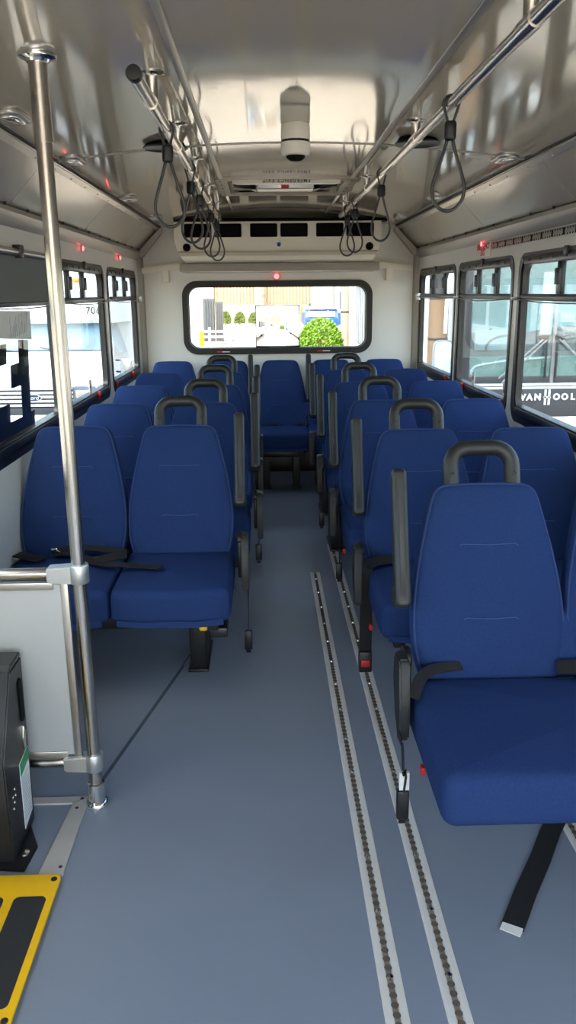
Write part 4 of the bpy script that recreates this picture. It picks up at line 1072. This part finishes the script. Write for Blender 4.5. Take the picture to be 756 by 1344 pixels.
# coach on the right, facing -Y
def coach(cx, y):
    G = GZ
    root = thing('coach', 'large coach parked alongside, seen through the right windows', 'coach', (cx, y+5, G))
    m1 = MB()
    m1.box(cx-1.27, cx+1.27, y+.62, y+11, G+.35, G+3.5, .08, 3)
    m1.build('body', 'white', root)
    m1 = MB(); m1.box(cx-1.25, cx+1.25, y+.02, y+.64, G+.35, G+.535, .03); m1.build('bumper', 'vanwhite', root)
    m1 = MB(); m1.box(cx-1.25, cx+1.25, y+.04, y+.64, G+.53, G+1.00, .02); fp = m1.build('front_panel', 'coachgrey', root)
    m1 = MB(); m1.box(cx-1.25, cx+1.25, y+.02, y+.06, G+.985, G+1.02, .006); m1.build('chrome_strip', 'silver', root)
    m1 = MB(); m1.box(cx-1.25, cx+1.25, y+.03, y+.06, G+.94, G+.975, .004); m1.build('blue_strip', 'vangrey', root)
    m1 = MB(); m1.box(cx-1.24, cx+1.24, y+.05, y+.07, G+1.03, G+1.12, .004); m1.build('screen_sill', 'coachgrey', root)
    # windscreen: two panes, centre pillar, corner pillars, roof header
    for s in (-1, 1):
        m1 = MB(); m1.box(*sorted((cx+s*.02, cx+s*1.20)), y+.055, y+.062, G+1.02, G+2.95); m1.build('windscreen', 'coachglass', root)
        m1 = MB(); m1.box(*sorted((cx+s*1.19, cx+s*1.26)), y+.04, y+.64, G+1.0, G+3.0, .01); m1.build('corner_pillar', 'coachgrey', root)
    m1 = MB(); m1.box(cx-.024, cx+.024, y+.03, y+.08, G+1.02, G+2.96, .006); m1.build('centre_pillar', 'bgrey', root)
    m1 = MB(); m1.box(cx-1.26, cx+1.26, y+.04, y+.66, G+2.93, G+3.5, .05); m1.build('roof_header', 'white', root)
    # inside: dash, wheel, sign, seat block
    m1 = MB(); m1.prism([(.10, 1.02), (.10, 1.32), (.40, 1.38), (.62, 1.2), (.62, 1.02)], 'x', cx-1.2, cx+1.2)
    for v in m1.bm.verts: v.co.y += y; v.co.z += G
    m1.build('dashboard', 'coachteal', root)
    m1 = MB(); m1.tube([(cx+sx, y+.095, G+z) for sx, z in spline([(-1.15, 1.15), (-1.1, 1.26), (-.8, 1.32), (-.4, 1.36), (-.05, 1.38)], 5, False)], .014, 8); m1.build('dash_rail', 'white', root)
    m1 = MB(); m1.tube([(cx-.62+.24*math.cos(2*PI*k/32), y+.42-.14*math.sin(2*PI*k/32), G+1.52+.16*math.sin(2*PI*k/32)) for k in range(32)], .018, 8, True); m1.build('steering_wheel', 'black', root)
    m1 = MB(); m1.box(cx-.19, cx-.03, y+.10, y+.11, G+1.70, G+2.55); m1.build('destination_card', 'whitepl', root, 'white card behind the glass')
    m1 = MB(); m1.box(cx-1.0, cx-.3, y+.57, y+.61, G+1.45, G+1.75, .02); m1.build('seat_row', 'vangrey', root)
    m1 = MB(); m1.box(cx-1.18, cx+1.18, y+.60, y+.62, G+1.02, G+2.95); m1.build('sky_painted_lining', 'coachsky', root)  # panel behind the glass, coloured to paint in the reflected sky
    m1 = MB(); m1.prism([(cx-1.18, G+1.32), (cx+1.18, G+1.32), (cx+1.18, G+1.72), (cx+.4, G+1.80), (cx-.2, G+1.72), (cx-.66, G+1.66), (cx-.76, G+1.78), (cx-.84, G+1.70), (cx-1.18, G+1.72)], 'y', y+.58, y+.605); m1.build('seat_backs', 'coachgrey', root)
    # letters
    z = G+.82
    for ch, px in (('V', -.35), ('A', -.255), ('N', -.138), ('O', .136), ('O', .256), ('L', .372)):
        text('letter', ch, .125, 'silver', face_mtx((cx-.045+px, y+.034, z), (1, 0, 0), (0, 0, 1)), root, .006, .006)
    m1 = MB()
    for dx in (-.028, .028): m1.box(cx-.045+dx-.015, cx-.045+dx+.015, y+.028, y+.042, z-.11, z+.11)
    m1.box(cx-.045-.052, cx-.045+.052, y+.028, y+.042, z-.012, z+.012); m1.build('letter', 'silver', root)
    # hanging wipers: pivot blocks, crossing arms, upright blades
    for s in (-1, 1):
        px = cx-.045+s*.115; zt = G+1.66
        m1 = MB(); m1.box(px-.065, px+.065, y-.02, y+.05, zt-.035, zt+.03, .01); w = m1.build('wiper_motor', 'black', root)
        m1 = MB(); m1.tube([(px-.02, y-.03, zt-.02), (px+s*.62, y-.02, zt-.56)], .011, 6); m1.tube([(px+.03, y-.03, zt-.03), (px+s*.57, y-.02, zt-.62)], .011, 6); m1.build('wiper_arm', 'bgrey', w)
        m1 = MB(); m1.box(px-s*.04-.016, px-s*.04+.016, y-.02, y+.0, zt-.56, zt-.02, .004); m1.build('wiper_blade', 'black', w)
    # mirror on a long arm (kerb side towards our bus)
    m1 = MB(); m1.tube(spline([(cx-1.2, y+.1, G+2.9), (cx-1.45, y-.15, G+2.8), (cx-1.6, y-.25, G+2.4), (cx-1.62, y-.25, G+1.75)], 5, False), .025, 8); ar = m1.build('mirror_arm', 'white', root)
    m1 = MB(); m1.box(cx-1.78, cx-1.50, y-.33, y-.20, G+1.10, G+1.66, .10, 4); m1.build('mirror', 'vangrey', ar)
    for s in (-1, 1):
        wheel(root, cx+s*1.08, y+2.6, .5, .3); wheel(root, cx+s*1.08, y+8.2, .5, .3)
        m1 = MB(); m1.lathe([(.10, .02), (.10, -.01), (.07, -.02), (.0001, -.025)], (cx+s*.95, y+.035, G+.78), 'y', 20); m1.build('headlight', 'chrome', root)
coach(3.97, 11.5)
# tan column seen past the coach
root = thing('concrete_column', 'tan banded column seen through the farthest right window', 'column', (2.47, 12.3, GZ))
mb = MB(); mb.lathe([(.15, 0), (.145, 2.15), (.14, 2.2)], (2.47, 12.3, GZ), 'z', 24); mb.build('shaft', 'tan', root)
mb = MB(); mb.lathe([(.15, 2.2), (.15, 2.65)], (2.47, 12.3, GZ), 'z', 24); mb.build('head', 'coachgrey', root)
mb = MB(); mb.lathe([(.152, 1.60), (.152, 1.63)], (2.47, 12.3, GZ), 'z', 24); mb.build('strap_band', 'black', root)

# the yard behind
def at(px, py, Y):
    return Vector((-.131+(px-349.5)/1058.*Y, Y, 1.5-(py-383.5)/1058.*Y))
root = thing('warehouse', 'pale warehouse with beige corrugated upper wall behind the rear window', 'building', (-4, 78, GZ))
mb = MB(); mb.box(-22, 4.0, 76.2, 84, GZ, .6); mb.build('lower_wall', 'bwhite', root)
mb = MB()
x = -22.
while x < 4.0:
    mb.prism([(x, 76.0), (x+.10, 75.85), (x+.2, 75.85), (x+.3, 76.0), (x+.3, 76.3), (x, 76.3)], 'z', .6, 9.0); x += .3
mb.build('corrugated_wall', 'beige', root, smooth=0)
mb = MB(); mb.box(-7.9, -4.6, 75.4, 76.3, GZ, 9.0); mb.box(-.9, -.1, 75.5, 76.3, GZ, 9.0); mb.build('pilaster', 'bwhite', root)
mb = MB(); mb.box(1.6, 3.4, 76.05, 76.25, -.2, .25); mb.build('window', 'bgrey', root)
root = thing('white_building', 'white building with blue door at right behind the rear window', 'building', (7, 70, GZ))
mb = MB(); mb.box(4.2, 14, 71, 80, GZ, 9); mb.build('wall', 'bwhite', root)
mb = MB(); mb.box(5.75, 6.0, 70.9, 71.05, GZ, 9); mb.box(7.9, 8.6, 70.9, 71.05, GZ, 9); mb.build('downpipe', 'bgrey', root)
mb = MB(); mb.box(6.35, 6.95, 70.9, 71.02, .15, 1.6, .02); mb.build('door', 'bblue', root, 'blue door')
mb = MB(); mb.box(4.6, 5.4, 70.85, 71.02, .15, .35); mb.build('window', 'coachgrey', root)
# grey covered racks
for i, (x0, x1) in enumerate(((272.5, 286.5), (288, 297.5))):
    a = at(x0, 448, 40); b = at(x1, 389+4*i, 40)
    r2 = thing('tarp_covered_rack', 'tall grey tarpaulin-covered rack, %s of the two seen through the rear window' % ('left' if i == 0 else 'right'), 'rack', ((a.x+b.x)/2, 40, GZ), 'grey covered racks')
    mb = MB(); o = rrect(a.x, b.x, GZ, b.z, .05, 4); mb.pillow(o, .6, .04, .03, 0, 'y', 3, (0, 40, 0)); mb.build('tarpaulin', 'tarp', r2)
    mb = MB()
    for k in range(3):
        xx = a.x+(b.x-a.x)*(.25+.25*k); mb.tube(spline([(xx, 39.96, b.z-.05), (xx+.02, 39.94, .6), (xx-.02, 39.95, GZ+.1)], 4, False), .012, 6)
    mb.build('cord', 'coachgrey', r2)
root = thing('white_pipe_fence', 'white pipe rail fence in the yard behind the rear window', 'fence', (-1.3, 38, GZ))
for py in (430, 437, 444):
    a = at(270, py, 38); b = at(340, py, 38); mb = MB(); mb.tube([(a.x-4, 38, a.z), (b.x, 38, b.z)], .05, 8); mb.build('rail', 'white', root)
for px in (255, 280, 305, 322, 338):
    a = at(px, 425, 38); mb = MB(); mb.tube([(a.x, 38, GZ), (a.x, 38, a.z)], .06, 8); mb.build('post', 'white', root)
a = at(270, 430, 37.5)
mb = MB(); mb.tube([(a.x, 37.5, GZ), (a.x, 37.5, a.z)], .10, 10); o = mb.build('bollard', 'yellow', None, origin=(a.x, 37.5, GZ)); setp(o, 'yellow bollard beside the white fence in the yard', 'bollard')
def foliage(name, lab, cat, cx, cy, w, d, z1, m, n, leaf=.07):
    root = thing(name, lab, cat, (cx, cy, GZ))
    t = bmesh.new()
    for _ in range(n):
        u, v = random.uniform(0, 2*PI), random.uniform(-.2, 1); r = random.uniform(.55, 1)**.5
        p = Vector((cx+w*r*math.cos(u)*math.sqrt(max(0, 1-v*v)), cy+d*r*math.sin(u)*math.sqrt(max(0, 1-v*v)), GZ+.15+(z1-GZ-.15)*max(0, (v+.2)/1.2)*r**.5))
        s = leaf*random.uniform(.6, 1.3); a = Vector((random.gauss(0, 1), random.gauss(0, 1), random.gauss(0, 1))).normalized(); b = a.orthogonal().normalized(); c = a.cross(b)
        vs = [t.verts.new(p+b*s), t.verts.new(p+c*s*.5), t.verts.new(p-b*s), t.verts.new(p-c*s*.5)]; t.faces.new(vs)
    mb = MB(); mb._add(t); f = mb.build('foliage', m, root, smooth=0)
    mb = MB()
    for k in range(4):
        a = 2*PI*k/4; mb.tube([(cx, cy, GZ), (cx+.3*w*math.cos(a), cy+.3*d*math.sin(a), GZ+(z1-GZ)*.6)], .02, 6)
    mb.build('stems', 'wood', root)
a = at(422, 414, 30); foliage('green_bush', 'bright green leafy bush below the blue truck behind the rear window', 'bush', a.x, 30, .85, .7, a.z, 'leaf', 5200, .06)
for i, px in enumerate((301, 319, 337)):
    a = at(px, 405+i, 62); foliage('hedge_plant', ['yellow-green shrub beside the grey racks in the yard', 'yellow-green shrub in the middle of the yard hedge', 'yellow-green shrub at the right end of the yard hedge'][i], 'shrub', a.x, 62, .42, .4, a.z, 'leafdark', 900, .09)
# blue truck
def truck():
    y = 46.; a = at(403, 404, y); b = at(446, 404, y); x0, x1 = a.x, b.x; zt = a.z
    root = thing('blue_truck', 'bright blue truck parked beyond the green bush', 'truck', ((x0+x1)/2, y+2, GZ))
    mb = MB(); mb.prism([(0, -.45), (0, .05), (.5, .15), (.75, zt-.02), (1.9, zt), (1.9, -.45)], 'x', x0, x1, .04)
    for v in mb.bm.verts: v.co.y += y
    mb.build('cab', 'bblue', root)
    mb = MB(); mb.box(x0, x1+.3, y+1.95, y+5, -.3, zt-.25, .03); mb.build('cargo_body', 'bblue', root)
    mb = MB(); mb.prism([(.47, .2), (.70, zt-.12), (.74, zt-.12), (.52, .2)], 'x', x0+.2, x1-.2)
    for v in mb.bm.verts: v.co.y += y-.03
    mb.build('windscreen', 'vangrey', root)
    for xx in (x0+.12, (x0+x1)/2+.25):
        mb = MB(); mb.tube([(xx, y+.45, .2), (xx+.12, y+.68, zt-.1)], .04, 6); mb.build('white_bar', 'white', root)
    mb = MB(); mb.box(x0-.03, x1+.03, y-.1, y+.1, -.5, -.3, .03); mb.build('bumper', 'white', root)
    mb = MB(); mb.box(x0+.1, x1-.1, y+.6, y+1.8, zt-.01, zt+.10, .03); mb.build('roof_rack', 'white', root)
    for xx in (x0+.2, x1-.2): wheel(root, xx, y+.7, .33, .2); wheel(root, xx, y+4, .33, .2)
truck()
a = at(395, 400, 66); b = at(414, 420, 66)
root = thing('orange_container', 'rust-orange frame crate standing left of the blue truck', 'crate', ((a.x+b.x)/2, 66, GZ))
mb = MB(); mb.box(a.x, b.x, 66, 67, GZ, a.z, .04); mb.build('shell', 'rust', root)
mb = MB()
for k in range(4):
    xx = a.x+(b.x-a.x)*k/3; mb.box(xx-.05, xx+.05, 65.93, 66.0, GZ, a.z)
mb.build('ribs', 'white', root)
a = at(453, 400, 36)
root = thing('utility_pole', 'thick pale utility pole right of the bush behind the rear window', 'pole', (a.x, 36, GZ))
mb = MB(); mb.lathe([(.19, 0), (.17, 8.0)], (a.x, 36, GZ), 'z', 18); mb.build('shaft', 'wood', root)
mb = MB(); mb.lathe([(.195, 1.45), (.195, 1.52)], (a.x, 36, GZ), 'z', 18); mb.build('band', 'coachgrey', root)
a = at(347, 400, 74)
root = thing('yard_post', 'pale concrete post before the warehouse in the yard', 'post', (a.x, 74, GZ))
mb = MB(); mb.lathe([(.34, 0), (.32, 6.5)], (a.x, 74, GZ), 'z', 16); mb.build('shaft', 'wood', root)
mb = MB(); mb.lathe([(.36, 2.0), (.36, 2.2)], (a.x, 74, GZ), 'z', 16); mb.build('band', 'bgrey', root)
# grey trailer at right edge
root = thing('grey_trailer', 'grey box trailer at the right edge of the rear window view', 'trailer', (4.2, 27, GZ))
mb = MB(); mb.prism([(3.05, 24.0), (5.2, 24.0), (5.2, 30.2), (3.25, 30.2)], 'z', GZ+.55, 1.72); mb.build('box', 'trailer', root, smooth=0)
mb = MB()
for k in range(9):
    yy = 24.1+k*.75; xx = 3.05+.2*(yy-24)/6.2; mb.box(xx-.03, xx+.02, yy, yy+.06, GZ+.6, 1.70)
mb.build('side_ribs', 'vangrey', root)
mb = MB(); mb.prism([(3.0, 23.97), (5.2, 23.97), (5.2, 30.25), (3.2, 30.25)], 'z', 1.70, 1.80); mb.build('roof_edge', 'white', root)
for yy in (25.0, 28.8): wheel(root, 3.5, yy, .45, .3)
# white vans flanking the lane (the lens shows them)
def box_van(cx, y, lab):
    root = thing('white_van', lab, 'van', (cx, y+2.5, GZ), 'white vans along the lane')
    G = GZ
    mb = MB(); mb.prism([(0, .4), (0, .95), (.12, 1.05), (.75, 1.2), (1.35, 1.95), (1.7, 2.25), (5.2, 2.3), (5.3, .4)], 'x', cx-.95, cx+.95, .06)
    for v in mb.bm.verts: v.co.y += y; v.co.z += G
    mb.build('body', 'vanwhite', root)
    mb = MB(); mb.prism([(.78, 1.24), (1.33, 1.92), (1.36, 1.90), (.84, 1.24)], 'x', cx-.82, cx+.82)
    for v in mb.bm.verts: v.co.y += y-.03; v.co.z += G+.03
    mb.build('windscreen', 'vanwindscreen', root)
    for s in (-1, 1):
        mb = MB(); mb.box(*sorted((cx+s*.94, cx+s*.965)), y+1.5, y+2.4, G+1.3, G+1.85, .01); mb.build('side_window', 'coachgrey', root)
        wheel(root, cx+s*.8, y+.9, .35, .22); wheel(root, cx+s*.8, y+4.2, .35, .22)
    mb = MB(); mb.box(cx-.95, cx+.95, y-.06, y+.12, G+.35, G+.58, .03); mb.build('bumper', 'coachgrey', root)
    mb = MB(); mb.box(cx-.6, cx+.6, y-.012, y+.01, G+.68, G+.88, .01); mb.build('grille', 'coachgrey', root)
for i, (x, y) in enumerate(((-4.4, 21.0), (-5.2, 30.0), (5.6, 33.5))):
    box_van(x, y, 'white van in the yard, ' + ['parked behind the left minibus', 'farther back on the left of the lane', 'on the right of the lane past the trailer'][i])

# ------------------------------------------------------------------ light
w = bpy.data.worlds.new('World'); bpy.context.scene.world = w; w.use_nodes = True
nt = w.node_tree; bg = nt.nodes['Background']
sky = nt.nodes.new('ShaderNodeTexSky'); sky.sky_type = 'NISHITA'; sky.sun_disc = False
sky.sun_elevation = R(62); sky.sun_rotation = R(200); sky.air_density = 1.0; sky.dust_density = 2.5; sky.ozone_density = 1
wm = nt.nodes.new('ShaderNodeMix'); wm.data_type = 'RGBA'; wm.blend_type = 'MULTIPLY'; wm.inputs[0].default_value = 1
wm.inputs[7].default_value = (1.06, .98, .86, 1); nt.links.new(sky.outputs[0], wm.inputs[6]); nt.links.new(wm.outputs[2], bg.inputs[0]); bg.inputs[1].default_value = .5
sd = bpy.data.lights.new('sun', 'SUN'); sd.energy = 1.5; sd.angle = R(.6); sd.color = (1, .96, .88)
so = bpy.data.objects.new('sun', sd); C.objects.link(so)
so.rotation_euler = Vector((.10, .52, -1.0)).to_track_quat('-Z', 'Y').to_euler()

# ------------------------------------------------------------------ camera
cam = bpy.data.cameras.new('camera'); co = bpy.data.objects.new('camera', cam); C.objects.link(co)
f, pitch, yaw, roll = 1060., R(15.17), R(1.55), R(.53)
fw = Vector((math.sin(yaw)*math.cos(pitch), math.cos(yaw)*math.cos(pitch), -math.sin(pitch)))
r0 = Vector((math.cos(yaw), -math.sin(yaw), 0)); u0 = r0.cross(fw)
r_ = math.cos(roll)*r0-math.sin(roll)*u0; u_ = math.sin(roll)*r0+math.cos(roll)*u0
mw = Matrix((r_, u_, -fw)).transposed().to_4x4(); mw.translation = Vector((-.131, 0, 1.5))
co.matrix_world = mw
cam.sensor_fit = 'VERTICAL'; cam.sensor_height = 36.; cam.lens = f/1344*36.; cam.clip_start = .02; cam.clip_end = 500
sc = bpy.context.scene; sc.camera = co
sc.view_settings.view_transform = 'Standard'; sc.view_settings.look = 'None'; sc.view_settings.gamma = 1; sc.view_settings.use_curve_mapping = False
sc.view_settings.exposure = 2.0
sc.cycles.max_bounces = 14; sc.cycles.diffuse_bounces = 6; sc.cycles.glossy_bounces = 6; sc.cycles.transparent_max_bounces = 24; sc.cycles.transmission_bounces = 8
sc.cycles.use_denoising = True
sc.cycles.sample_clamp_indirect = 8
